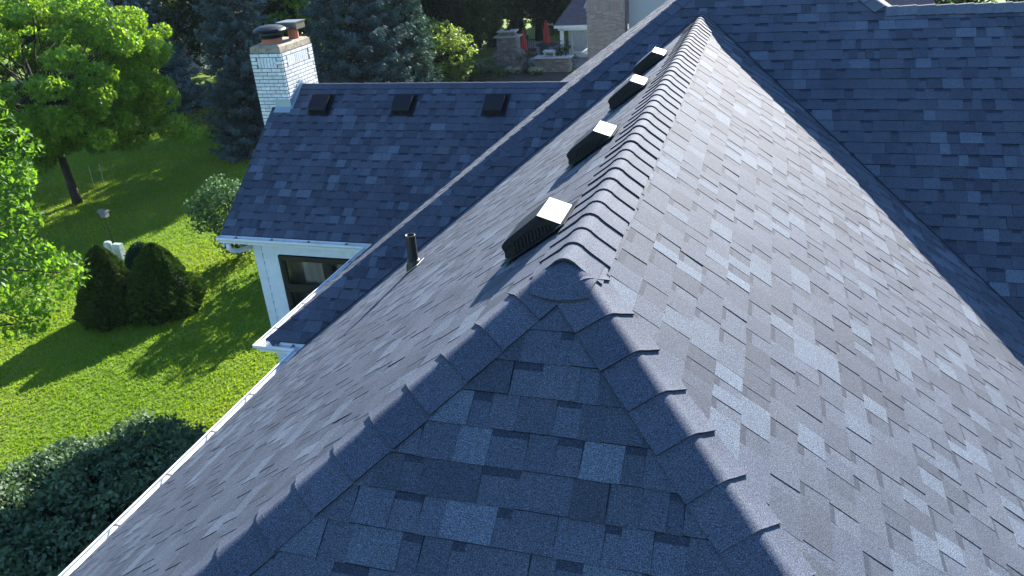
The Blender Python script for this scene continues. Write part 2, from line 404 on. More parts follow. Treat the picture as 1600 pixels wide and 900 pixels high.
# main roof caps
cap_run('hip_cap', (-hx-w_+.02, Ym-w_+.02, ze), (ax, yp, zp), cA, cF, .1925, .145, H, 24, lift=.010, rr=.04)
cap_run('ridge_cap', (XR, Ym, 0), (2.03, Ym, 0), (0, -1, -m_), (0, 1, -m_), .19, .15, H, 25, lift=.016, rr=.05, tone=((.085, .10, .125), (.095, .11, .135)))
cap_run('hip_cap', (2.03, Ym, 0), (ax, yp, zp), (0, -1, -m_), (1, 0, -m_), .19, .15, H, 26, lift=.014, rr=.06, tone=((.085, .10, .125), (.095, .11, .135)))
cap_run('ridge_cap', (-6.93, YW+dW, zW), (-2.1, YW+dW, zW), (0, -1, -m_), (0, 1, -m_), .19, .12, H, 27, lift=.008, rr=.05)

# rounded piece bent over the apex where ridge and hips meet
def apex_cap():
    def zr(x, y):
        a, b = abs(x), -y; r = .05
        hgt = max(a, b) + max(0, r-abs(a-b))**2/(4*r); hgt = math.sqrt(hgt*hgt+.035**2) if hgt > 0 else .035
        return -m_*hgt+.012
    mb = MB(); nu, nv = 16, 12; V = []
    for j in range(nv+1):
        t = j/nv; y = .10-.27*t; hw = .138 if t < .45 else .138-.02*(t-.45)
        for i in range(nu+1):
            s = -1+2*i/nu; x = s*hw; yy = y-.02*t*math.cos(s*1.5)
            V.append((x, yy, zr(x, yy)+.012+.010*t))
    m = nu+1
    mb.add(V, [(j*m+i, j*m+m+i, j*m+m+i+1, j*m+i+1) for j in range(nv) for i in range(nu)], (.054, .066, .096))
    E_ = [V[nv*m+i] for i in range(m)]
    mb.add(E_+[(x, y, z-.02) for x, y, z in E_], [(i, i+1, m+i+1, m+i) for i in range(nu)], (.03, .035, .045))
    for i in (0, nu):
        E_ = [V[j*m+i] for j in range(nv+1)]; mb.add(E_+[(x, y, z-.02) for x, y, z in E_], [(j, j+1, nv+1+j+1, nv+1+j) for j in range(nv)], (.03, .035, .045))
    o = mb.build('apex_cap', M_SH, H, smooth=True, tone=True)
    try: o.data.set_sharp_from_angle(angle=math.radians(40))
    except Exception: pass
apex_cap()

# valley lines: thin strips of darker tone along the crease
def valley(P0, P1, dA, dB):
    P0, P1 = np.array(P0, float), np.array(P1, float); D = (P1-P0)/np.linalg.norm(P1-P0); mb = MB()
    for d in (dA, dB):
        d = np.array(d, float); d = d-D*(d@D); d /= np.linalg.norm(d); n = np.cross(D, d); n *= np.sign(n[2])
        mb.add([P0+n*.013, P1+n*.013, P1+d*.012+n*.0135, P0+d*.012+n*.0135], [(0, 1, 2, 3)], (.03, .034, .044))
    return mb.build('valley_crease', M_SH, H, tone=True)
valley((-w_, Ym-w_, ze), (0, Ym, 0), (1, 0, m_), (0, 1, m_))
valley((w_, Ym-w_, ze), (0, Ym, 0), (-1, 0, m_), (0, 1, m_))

# walls --------------------------------------------------
def lap_wall(name, P, Q, z0, z1, out, parent, exp=.13, m=None, holes=(), label=None):
    """horizontal lap siding from P to Q (xy), facing out; holes are (s0, s1, z0, z1) along the wall"""
    P, Q = np.array(P, float), np.array(Q, float); D = Q-P; Lw = np.linalg.norm(D); D /= Lw; out = np.array(out, float); mb = MB()
    z = z1
    while z > z0+1e-6:
        zb = max(z0, z-exp)
        cuts = [h for q in holes for h in (q[2], q[3]) if zb+.004 < h < z-.004]
        if cuts: zb = max(cuts)                             # a row breaks where an opening begins or ends
        spans = [(0, Lw)]
        for (a, b, h0, h1) in holes:
            if zb < h1-.003 and z > h0+.003:
                nsp = []
                for (s0, s1) in spans:
                    if a > s0: nsp.append((s0, min(a, s1)))
                    if b < s1: nsp.append((max(b, s0), s1))
                spans = [q for q in nsp if q[1]-q[0] > .001]
        for (s0, s1) in spans:
            A, B = P+D*s0, P+D*s1
            pr = [(A, z, .002), (A, zb, .022), (A, zb, -.02), (A, z, -.02)]
            V = [(*(c+out*o), zz) for c, zz, o in pr]+[(*(c+(B-A)+out*o), zz) for c, zz, o in pr]
            mb.add(V, [(0, 1, 2, 3), (7, 6, 5, 4), (0, 4, 5, 1), (1, 5, 6, 2), (3, 2, 6, 7), (0, 3, 7, 4)])
        z = zb
    o = mb.build(name, m or M_SIDING, parent)
    if label: o['label'] = label
    return o
WX, WY = -6.58, 6.45                       # rear wing wall corner
zs = ze-.13
wz0, wz1 = -4.62, -3.24                    # window
lap_wall('wall', (WX+.12, WY), (-4.25, WY), GZ, zs, (0, -1), H, holes=[(.28, 1.92, wz0-.02, wz1+.02)], exp=.138)
lap_wall('wall', (WX, WY+2*dW-.5), (WX, WY+.12), GZ, zs, (-1, 0), H, exp=.138)
mb = MB(); mb.prism([(WX, WY+.1, zs), (WX, WY+2*dW-.6, zs), (WX, YW+dW, zW-.12)], (-.02, 0, 0)); mb.build('gable_wall', M_SIDING, H)
mb = MB(); mb.box((WX-.025, WY-.022, GZ), (WX+.12, WY+.12, zs)); mb.build('corner_board', M_SIDING, H)
mb = MB(); mb.box((WX, WY+2*dW-.52, GZ), (-4.3, WY+2*dW-.5, zs)); mb.build('wall', M_SIDING, H)
# main body walls
MX, MY = -4.14, 3.66
lap_wall('wall', (MX+.1, MY), (-3.6, MY), GZ, zs, (0, -1), H, exp=.138)
lap_wall('wall', (MX, 6.5), (MX, MY+.1), GZ, zs, (-1, 0), H, exp=.138)
mb = MB(); mb.box((MX-.025, MY-.022, GZ), (MX+.1, MY+.1, zs)); mb.build('corner_board', M_SIDING, H)
lap_wall('wall', (-3.6, MY), (-3.6, -3.6), GZ, zs, (-1, 0), H, exp=.138)
lap_wall('wall', (-3.6, -3.6), (3.6, -3.6), GZ, zs, (0, -1), H, exp=.138)
lap_wall('wall', (3.6, -3.6), (3.6, 3.66), GZ, zs, (1, 0), H, exp=.138)
lap_wall('wall', (3.6, 3.66), (8.8, 3.66), GZ, zs, (0, -1), H, exp=.138)
mb = MB(); mb.box((8.78, 3.7, GZ), (8.8, 11.2, zs)); mb.prism([(8.8, 3.7, zs), (8.8, 11, zs), (8.8, Ym, -.1)], (-.02, 0, 0)); mb.build('wall', M_SIDING, H)
mb = MB(); mb.box((MX, 13.2, GZ), (5, 13.22, zs)); mb.box((5, 10.9, GZ), (8.8, 10.92, zs)); mb.box((MX, 10.9, GZ), (MX+.02, 13.2, zs)); mb.build('wall', M_SIDING, H)
# soffits and fascias
mb = MB()
for a, b in [((-6.9, YW+.02, zs-.012), (-4.25, WY, zs)), ((-hx-w_+.02, Ym-w_+.02, zs-.012), (-3.6, MY, zs)), ((-hx-w_+.02, MY, zs-.012), (MX, YW, zs)), ((-w_+.02, -w_+.02, zs-.012), (-3.6, 3.4, zs)),
             ((-w_+.02, -w_+.02, zs-.012), (w_-.02, -3.6, zs-.002)), ((3.6, -w_+.3, zs-.012), (w_-.02, 3.6, zs)), ((w_, Ym-w_+.02, zs-.012), (XR-.1, MY, zs))]:
    mb.box(a, b)
mb.build('soffit', M_WHITE, H)
mb = MB(); zf0, zf1 = zs-.01, ze-.012
for a, b in [((-6.93, YW+.0, zf0), (-4.3, YW+.02, zf1)), ((-hx-w_, Ym-w_, zf0), (-w_-.02, Ym-w_+.02, zf1)), ((-hx-w_, Ym-w_+.02, zf0), (-hx-w_+.02, YW, zf1)), ((-w_, -w_+.02, zf0), (-w_+.02, Ym-w_, zf1)),
             ((-w_, -w_, zf0), (w_, -w_+.02, zf1)), ((w_-.02, -w_+.02, zf0), (w_, Ym-w_, zf1)), ((w_, Ym-w_, zf0), (XR, Ym-w_+.02, zf1))]:
    mb.box(a, b)
# rake board of the rear wing
mb.prism([(-6.93, YW, ze-.2), (-6.93, YW, ze-.012), (-6.93, YW+dW, zW-.012), (-6.93, YW+dW, zW-.2)], (.02, 0, 0))
mb.build('fascia', M_WHITE, H)

# gutters --------------------------------------------------
def gutter(A, B, out, endA=False, endB=False, mA=0, mB=0, hang=.62, h0=.3):
    """K-style trough from A to B at eave height; mA/mB shift the outer lip along the run for mitres"""
    A, B, out = np.array(A, float), np.array(B, float), np.array((*out, 0), float); D = B-A; Lg = np.linalg.norm(D); D /= Lg; up_ = np.array((0, 0, 1.))
    prof = [(.003, -.004), (.003, -.118), (.078, -.118), (.086, -.085), (.122, -.040), (.124, -.006), (.104, -.004), (.104, -.010), (.117, -.013), (.114, -.040), (.080, -.083), (.074, -.111), (.009, -.111), (.009, -.004)]
    V = []
    for base, ms, sg in ((A, mA, 1), (B, mB, -1)):
        for o, z in prof: V.append(base+out*o*.86+up_*z*.82+D*sg*ms*o*.86)
    n = len(prof); mb = MB(); mb.add(V, [(i, (i+1) % n, n+(i+1) % n, n+i) for i in range(n)])
    for flag, base in ((endA, A), (endB, B)):
        if flag:
            pl = [(.003, -.004), (.003, -.118), (.078, -.118), (.086, -.085), (.122, -.040), (.124, -.004)]
            mb.prism([base+out*o*.86+up_*z*.82 for o, z in pl], D*(.004 if base is A else -.004))
    g = mb.build('gutter', M_WHITE, H)
    t = h0
    while t < Lg-.1:
        c = A+D*t; hb = MB(); hb.obox(c+out*.048+up_*-.010, out*.043, D*.009, up_*.0035); hb.obox(c+out*.012+up_*-.02, out*.004, D*.012, up_*.016)
        hb.tube([c+out*.0+up_*-.014, c+out*.02+up_*-.014], .006, 6)
        hb.build('hanger', M_STEEL, g); t += hang
    return g
zg = ze-.012
gutter((-6.95, YW, zg), (-hx-w_-.124, YW, zg), (0, -1), True, False, 0, 0)
gutter((-hx-w_, Ym-w_, zg), (-hx-w_, YW-.12, zg), (-1, 0), False, True, -1, 0)
gutter((-hx-w_, Ym-w_, zg), (-w_, Ym-w_, zg), (0, -1), False, False, -1, 1, .2, .16)
gutter((-w_, Ym-w_, zg), (-w_, -w_, zg), (-1, 0), False, False, 1, -1, .62, .35)
gutter((-w_, -w_, zg), (w_, -w_, zg), (0, -1), False, False, -1, -1)
gutter((w_, -w_, zg), (w_, Ym-w_, zg), (1, 0), False, False, -1, 1)
gutter((w_, Ym-w_, zg), (XR, Ym-w_, zg), (0, -1), False, True, 1, 0)
# downspout at the rear wing corner
mb = MB(); x_, y_ = -6.78, YW-.065
pts = [(x_, y_, zg-.11), (x_, y_, zg-.17), (x_+.02, y_+.01, zg-.215), (x_+.07, y_+.10, zg-.26), (WX-.055, WY+.03, zg-.30), (WX-.06, WY+.08, zg-.34), (WX-.06, WY+.09, zg-.5), (WX-.06, WY+.09, GZ+.2)]
mb.tube(pts, .038, 10); mb.build('downspout', M_WHITE, H, smooth=True)

# window on the rear wing
Wn = bpy.data.objects.new('window', None); link(Wn, H); Wn.matrix_parent_inverse = Matrix.Translation((0, 0, -GZ)); WORLD_LOC[Wn.name] = Vector((0, 0, 0))
wx0, wx1 = -6.18, -4.54; fy0, fy1 = WY-.035, WY+.05; ft = .055; cx_ = (wx0+wx1)/2; cz_ = wz0+(wz1-wz0)*.60
mb = MB()
mb.box((wx0, fy0, wz0), (wx0+ft, fy1, wz1)); mb.box((wx1-ft, fy0, wz0), (wx1, fy1, wz1)); mb.box((wx0+ft, fy0, wz1-ft), (wx1-ft, fy1, wz1)); mb.box((wx0+ft, fy0, wz0), (wx1-ft, fy1, wz0+ft))
mb.build('frame', M_FRAME, Wn)
mb = MB(); mb.box((cx_-.045, fy0+.004, wz0+ft), (cx_+.045, fy1, wz1-ft))
for a, b in ((wx0+ft, cx_-.045), (cx_+.045, wx1-ft)): mb.box((a, fy0+.006, cz_-.04), (b, fy1, cz_+.04))
mb.build('muntin', M_FRAME, Wn)
for a, b in ((wx0+ft, cx_-.045), (cx_+.045, wx1-ft)):
    for c, d in ((wz0+ft, cz_-.04), (cz_+.04, wz1-ft)):
        s = MB(); e = .028
        s.box((a, fy0+.012, c), (a+e, fy1-.01, d)); s.box((b-e, fy0+.012, c), (b, fy1-.01, d)); s.box((a+e, fy0+.012, c), (b-e, fy1-.01, c+e)); s.box((a+e, fy0+.012, d-e), (b-e, fy1-.01, d)); s.build('sash', M_FRAME, Wn)
        g = MB(); g.add([(a+e, WY-.004, c+e), (b-e, WY-.004, c+e), (b-e, WY-.004, d-e), (a+e, WY-.004, d-e)], [(0, 1, 2, 3)]); g.build('pane', M_GLASS, Wn)
mb = MB(); mb.box((wx0-.2, WY+.5, -5.6), (wx1+.2, WY+.52, zs)); mb.box((wx0-.2, WY+.06, -5.6), (wx0-.18, WY+.5, zs)); mb.box((wx1+.18, WY+.06, -5.6), (wx1+.2, WY+.5, zs)); mb.box((wx0-.2, WY+.06, -5.62), (wx1+.2, WY+.5, -5.6))
mb.build('interior_wall', M_ROOM, H)
mb = MB()
V = []
for i in range(61):
    x = wx0+.30+i*.0215; yy = WY+.14+.018*math.sin(i*1.05)+.006*math.sin(i*2.7); V += [(x, yy, wz0-.1), (x, yy, wz1+.04)]
mb.add(V, [(2*i, 2*i+2, 2*i+3, 2*i+1) for i in range(60)])
mb.build('curtain', M_CURT, H, smooth=True)

# box vents --------------------------------------------------
def box_vent(P, U, V, wid, sc=1.0):
    """slant-back vent; P = centre of its uphill foot on the slope, U along the ridge, V upslope"""
    P, U, V = map(lambda a: np.array(a, float), (P, U, V)); U /= np.linalg.norm(U); V /= np.linalg.norm(V); Hd = -np.array([V[0], V[1], 0]); Hd /= np.linalg.norm(Hd); Z = np.array([0, 0, 1.])
    r = bpy.data.objects.new('box_vent', None); link(r, H); r.matrix_parent_inverse = Matrix.Translation((0, 0, -GZ)); WORLD_LOC[r.name] = Vector((0, 0, 0))
    pr = [(0, .004), (.135, .048), (.27, -.065), (.314, -.104), (.330, -.124), (.334, -.142)]
    fr = [(.326, -.165), (.292, -.215)]
    T = lambda s, d, z: P+U*s+Hd*d*sc+Z*z*sc
    mb = MB(); h = wid/2; n = len(pr); th = .004
    V_ = [T(-h, d, z) for d, z in pr]+[T(h, d, z) for d, z in pr]
    mb.add(V_, [(i, i+1, n+i+1, n+i) for i in range(n-1)])
    # flanged hood rim along both sides
    for sg in (-1, 1):
        rim = [T(sg*h, d, z) for d, z in pr[1:6]]; inn = [T(sg*h, d-.018, z-.028) for d, z in pr[1:6]]
        mb.add(rim+inn, [(i, i+1, 5+i+1, 5+i) for i in range(4)])
    mb.build('hood', M_VENT, r)
    mb = MB(); sl = -m_
    for sg in (-1, 1):
        side = [T(sg*(h-.010), d-.01, z-.006) for d, z in pr+fr]+[T(sg*(h-.010), .26, -.26*m_), T(sg*(h-.010), 0, -.004)]
        mb.add(side, [tuple(range(len(side)))])
    mb.add([T(-h+.01, .322, -.138), T(h-.01, .322, -.138), T(h-.01, .285, -.285*m_+.002), T(-h+.01, .285, -.285*m_+.002)], [(0, 1, 2, 3)])
    mb.build('side_panel', M_BLACK, r)
    mb = MB()
    for sg in (-1, 1):
        for i in range(11):
            d = .07+i*.019; zb = -d*m_+.006; zt = zb+min(.075, .02+.05*(d/.15))
            mb.obox((T(sg*(h-.006), d, zb)+T(sg*(h-.006), d+.008, zt))/2, U*.004, Hd*.0045*sc, (T(0, d+.008, zt)-T(0, d, zb))/2)
    for i in range(max(6, int(wid/.02))):
        s = -h+.02+i*.02
        if s < h-.015: mb.obox(T(s, .312, -.178), U*.004, Hd*.012, Z*.028)
    mb.build('louvre', M_BLACK, r)
    mb = MB(); c = P+Hd*.15*sc-Z*.15*sc*m_
    nn = np.cross(U, V); nn *= np.sign(nn[2]); mb.obox(c+nn*.013, U*(h+.045), V*(.215*sc), nn*.0025)
    mb.build('base_flange', M_VENT, r)
    return r
for (x, y) in [(-.165, .735), (-.235, 2.50), (-.235, 4.13), (-.225, 5.48)]:
    box_vent((x, y, x*m_+.012), (0, 1, 0), (1, 0, m_), .27)
for x in (-6.02, -4.56, -3.06):
    yy = YW+dW-.22; box_vent((x, yy, zW-.22*m_+.012), (1, 0, 0), (0, 1, m_), .30, 1.0)
box_vent((-2.55, YW+dW+.28, zW-.28*m_+.012), (1, 0, 0), (0, -1, m_), .29, .92)

# plumbing pipe
px_, py_ = -2.30, 3.20; pz_ = px_*m_
VP = bpy.data.objects.new('vent_pipe', None); link(VP, H); VP.matrix_parent_inverse = Matrix.Translation((0, 0, -GZ)); WORLD_LOC[VP.name] = Vector((0, 0, 0))
mb = MB(); mb.lathe((px_, py_, pz_), [(.048, -.05), (.048, .335), (.0475, .338), (.040, .338), (.040, -.02), (0, -.02)], 28); mb.build('pipe', M_PIPE, VP, smooth=True)
mb = MB(); mb.lathe((px_, py_, pz_), [(.085, -.08), (.075, .03), (.062, .06), (.060, .085), (.049, .09)], 28); mb.build('rubber_boot', M_PIPE, VP, smooth=True)
mb = MB(); nn = np.array([-m_, 0, 1])/k_; vv = np.array([1, 0, m_])/k_; mb.obox(np.array((px_, py_, pz_))+nn*.014, vv*.10, (0, .09, 0), nn*.002); mb.build('base_flange', M_GALV, VP)

# white brick chimney --------------------------------------------------
CH = bpy.data.objects.new('chimney', None); link(CH, H); CH['label'] = 'white brick chimney with two flues'; CH.matrix_parent_inverse = Matrix.Translation((0, 0, -GZ)); WORLD_LOC[CH.name] = Vector((0, 0, 0))
def brick_shaft(x0, y0, x1, y1, z0, z1, parent, colors, mort, bl=.20, bh=.062, gap=.007, soldier=None, seed=1, name='brick_shaft', faces=('S', 'E', 'W', 'N')):
    rnd = random.Random(seed); d = .012; mb = MB()
    core = MB(); core.box((x0+.006, y0+.006, z0), (x1-.006, y1-.006, z1)); core.build('mortar_core', mort, parent)
    def face(a0, a1, put, ph):
        z = z1; row = 0
        while z > z0+.02:
            if soldier and row in soldier:
                hb = bh*3; a = a0
                edge = .1
                # plain stretchers at either end of the soldier band
                for q in range(3):
                    for (s0, s1) in ((a0, a0+edge+.02*(q % 2)), (a1-edge-.02*(q % 2), a1)):
                        put(s0+gap/2, s1-gap/2, z-(q+1)*bh+gap, z-q*bh, rnd)
                a = a0+edge+.02
                while a < a1-edge-.05:
                    put(a+gap/2, a+bh-gap/2, z-hb+gap, z, rnd); a += bh
                z -= hb; row += 3; continue
            a = a0-(bl/2 if (row+ph) % 2 else 0)
            while a < a1:
                s0, s1 = max(a, a0), min(a+bl, a1)
                if s1-s0 > .03: put(s0+gap/2, s1-gap/2, z-bh+gap, z, rnd)
                a += bl
            z -= bh; row += 1
    def mk(box):
        def put(s0, s1, zb, zt, rnd):
            tf = rnd.uniform(.86, 1.08); t = tuple(c*tf for c in rnd.choice(colors)); j = rnd.uniform(-.0012, .0012)
            mb.box(*box(s0, s1, zb, zt, j), tone=t, bev=.0025)
        return put
    if 'S' in faces: face(x0, x1, mk(lambda a, b, c, e, j: ((a, y0+j, c), (b, y0+d+.02, e))), 0)
    if 'N' in faces: face(x0, x1, mk(lambda a, b, c, e, j: ((a, y1-d-.02, c), (b, y1+j, e))), 0)
    if 'E' in faces: face(y0+.034, y1-.034, mk(lambda a, b, c, e, j: ((x1-d-.02, a, c), (x1+j, b, e))), 1)
    if 'W' in faces: face(y0+.034, y1-.034, mk(lambda a, b, c, e, j: ((x0+j, a, c), (x0+d+.02, b, e))), 1)
    return mb.build(name, M_BRICK, parent, tone=True)
cx0, cx1, cy0, cy1, cz1 = -7.16, -6.58, 8.15, 9.12, -.53
WB = [(.66, .68, .67), (.70, .71, .69), (.62, .65, .65), (.68, .67, .61)]
brick_shaft(cx0, cy0, cx1, cy1, -3.2, cz1, CH, WB, M_MORT, bl=.175, bh=.058, gap=.011, soldier=(1,), seed=5)
mb = MB(); mb.box((cx0, cy0, GZ), (cx1, cy1, -3.2)); mb.build('lower_shaft', M_SIDING, CH)
mb = MB(); e = .02; mb.box((cx0-.015, cy0-.015, cz1-.42), (cx1+.015, cy1+.015, cz1-.40)); 
mb = MB(); V = []
for z, q in ((0, .025), (.012, .01), (.10, .02), (.125, .05), (.128, .10)): V += [(cx0+q, cy0+q, cz1+z), (cx1-q, cy0+q, cz1+z), (cx1-q, cy1-q, cz1+z), (cx0+q, cy1-q, cz1+z)]
F = [(3, 2, 1, 0), (16, 17, 18, 19)]+[(r*4+i, r*4+(i+1) % 4, r*4+4+(i+1) % 4, r*4+4+i) for r in range(4) for i in range(4)]
mb.add(V, F); mb.build('crown', M_CONC, CH)
zc = cz1+.12
f1 = (cx0+.25, cy0+.33); f2 = (cx1-.16, cy0+.72)
mb = MB(); mb.lathe((*f1, zc), [(.165, 0), (.165, .085), (.15, .09), (.14, .03)], 26); mb.build('flue', M_TERRA, CH, smooth=False)
mb = MB(); mb.lathe((*f1, zc+.085), [(.20, 0), (.20, .018), (.15, .02)], 26); mb.lathe((*f1, zc+.10), [(.16, 0), (.18, .03), (.175, .07), (.24, .085), (.27, .10), (.25, .13), (.17, .165), (.08, .18), (0, .182)], 26); mb.build('flue_hood', M_BLACK, CH, smooth=False)
mb = MB(); mb.obox((f1[0]+.13, f1[1]+.02, zc+.225), (.13, .02, -.022), (-.02, .15, .0), (.01, 0, .006)); mb.build('hood_plate', M_GALV, CH)
mb = MB(); mb.lathe((*f2, zc), [(.085, 0), (.085, .14), (.075, .145), (.07, .05)], 20); mb.build('flue', M_TERRA, CH, smooth=False)
mb = MB()
mb.box((f2[0]-.15, f2[1]-.13, zc+.16), (f2[0]+.16, f2[1]+.14, zc+.27), bev=.01); mb.box((f2[0]-.19, f2[1]-.17, zc+.27), (f2[0]+.17, f2[1]+.17, zc+.285)); mb.tube([(f2[0], f2[1], zc+.13), (f2[0], f2[1], zc+.17)], .07, 12)
mb.build('flue_hood', M_STEEL, CH)
# flashing: apron at the foot and stepped pieces climbing the east face
mb = MB(); zb = ze+(cy0-YW)*m_
mb.obox((cx1-.13, cy0-.006, zb+.07), (.145, 0, 0), (0, .004, 0), (0, 0, .065)); mb.obox((cx1-.13, cy0-.05, zb-.02), (.15, 0, 0), (0, .05, .05*m_), (0, -.002, .003))
yt = YW+dW
y = cy0; 
while y < yt+.02:
    z0 = ze+(y-YW)*m_; y2 = y+.085; z2 = ze+(min(y2, yt)-YW)*m_
    mb.prism([(cx1+.002, y, z0-.02), (cx1+.002, y2, z2-.02), (cx1+.002, y2, z2+.075), (cx1+.002, y+.03, z2+.075), (cx1+.002, y+.01, z0+.07), (cx1+.002, y, z0+.07)], (.005, 0, 0)); y = y2
mb.prism([(cx1+.006, cy0-.03, zb-.02), (cx1+.006, yt, zW+.012), (cx1+.05, yt, zW+.02), (cx1+.05, cy0-.03, zb-.01)], (0, -.004, .006))
y = yt+.02
while y < cy1-.05:
    z0 = zW-(y-yt)*m_; mb.prism([(cx1+.002, y, z0-.03), (cx1+.002, y+.085, z0-.09), (cx1+.002, y+.085, z0+.02), (cx1+.002, y+.03, z0+.07)], (.005, 0, 0)); y += .085
mb.build('flashing', M_FLASH, CH)

# ------------------------------------------------------------------ foliage
def leaf_cards(C, D, NR, L, Wd, tone):
    """kite-shaped leaves: centres C, long axis D, normals NR, lengths L, widths Wd"""
    D = D/np.linalg.norm(D, axis=1, keepdims=True); Sd = np.cross(D, NR); Sd /= np.linalg.norm(Sd, axis=1, keepdims=True)+1e-9
    L = np.asarray(L).reshape(-1, 1); Wd = np.asarray(Wd).reshape(-1, 1); n = len(C)
    nn = np.cross(Sd, D)
    V = np.stack([C-D*L*.5, C+Sd*Wd*.5-D*L*.05, C+D*L*.5-nn*L*.12, C-Sd*Wd*.5-D*L*.05], 1).reshape(-1, 3)
    return V, np.arange(4*n).reshape(-1, 4), tone
def rand_dirs(n):
    v = RNG.normal(size=(n, 3)); return v/np.linalg.norm(v, axis=1, keepdims=True)
def tones(n, pal, var=.18):
    pal = np.array(pal); t = pal[RNG.integers(0, len(pal), n)]; return t*(1+RNG.uniform(-var, var, (n, 1)))
def crown_mesh(name, clumps, m, parent, pal, per, size, flat=.6, droop=.25, shell=.55, squash=.75):
    """clumps: (n,4) centre+radius; leaves fill each clump, denser towards its outside"""
    Cs = []; Ts = []
    for c in clumps:
        n = max(8, int(per*(c[3]/.5)**2)); d = rand_dirs(n); r = c[3]*RNG.uniform(shell, 1.05, (n, 1))**.7; p = c[:3]+d*r*np.array([1, 1, squash]); Cs.append(p)
        Ts.append(tones(n, pal)*(1+RNG.uniform(-.12, .12)))
    C = np.concatenate(Cs); T = np.concatenate(Ts); n = len(C)
    NR = rand_dirs(n)*flat+np.array([0, 0, 1.]); NR /= np.linalg.norm(NR, axis=1, keepdims=True); D = rand_dirs(n); D[:, 2] -= droop
    s = size*RNG.uniform(.6, 1.25, n); V, F, T = leaf_cards(C, D, NR, s, s*.62, T)
    return np_mesh(name, V, F, m, parent, T)
def limb_mesh(mb, a, b, r0, r1, seed, n=6, wob=.12):
    rnd = random.Random(seed); a, b = np.array(a, float), np.array(b, float); L = np.linalg.norm(b-a)
    pts = [a+(b-a)*t+np.array([rnd.uniform(-1, 1), rnd.uniform(-1, 1), rnd.uniform(-.3, 1)*.6])*wob*L*math.sin(math.pi*t) for t in np.linspace(0, 1, 6)]
    mb.tube(pts, [r0+(r1-r0)*t for t in np.linspace(0, 1, 6)], n)
def broad_tree(name, label, loc, h, rx, ry, pal, nclump, crad, per, size, trunk_r=.2, base=.3, seed=1, group=None, cat='tree', lean=(0, 0), m=None, flatz=1.0, lobes=None):
    rnd = random.Random(seed); t = thing(name, label, cat, loc, group); x, y, z = loc
    cz = z+h*(base+(1-base)/2); rz = h*(1-base)/2
    cl = []
    while len(cl) < nclump:
        d = np.array([rnd.gauss(0, 1) for _ in range(3)]); d /= np.linalg.norm(d); q = rnd.uniform(.45, 1.0)**.5
        f = 1+.22*math.sin(3*math.atan2(d[1], d[0])+seed)+.12*math.sin(5*math.atan2(d[1], d[0])+2*seed+3*d[2])
        c = np.array([x+lean[0]*.6, y+lean[1]*.6, cz])+d*q*np.array([rx*f, ry*f, rz*flatz])
        cl.append([*c, crad*rnd.uniform(.6, 1.25)])
    cl = np.array(cl)
    if lobes: cl = np.concatenate([cl, np.array(lobes)])
    mb = MB(); top = np.array([x+lean[0], y+lean[1], z+h*.8])
    tp = [np.array([x, y, z-.1]), np.array([x+lean[0]*.1, y+lean[1]*.1, z+h*.12]), np.array([x+lean[0]*.35, y+lean[1]*.35, z+h*.33]), np.array([x+lean[0]*.7, y+lean[1]*.7, z+h*.58]), top]
    mb.tube(tp, [trunk_r*1.35, trunk_r, trunk_r*.8, trunk_r*.45, trunk_r*.12], 12)
    for i, c in enumerate(cl[::2]):
        q = rnd.uniform(.25, .75); s = tp[1]+(tp[3]-tp[1])*q; limb_mesh(mb, s, c[:3], trunk_r*.32, trunk_r*.05, seed*100+i)
    mb.build('trunk', M_BARK, t, smooth=True)
    crown_mesh('crown', cl, m or M_LEAF, t, pal, per, size)
    return t

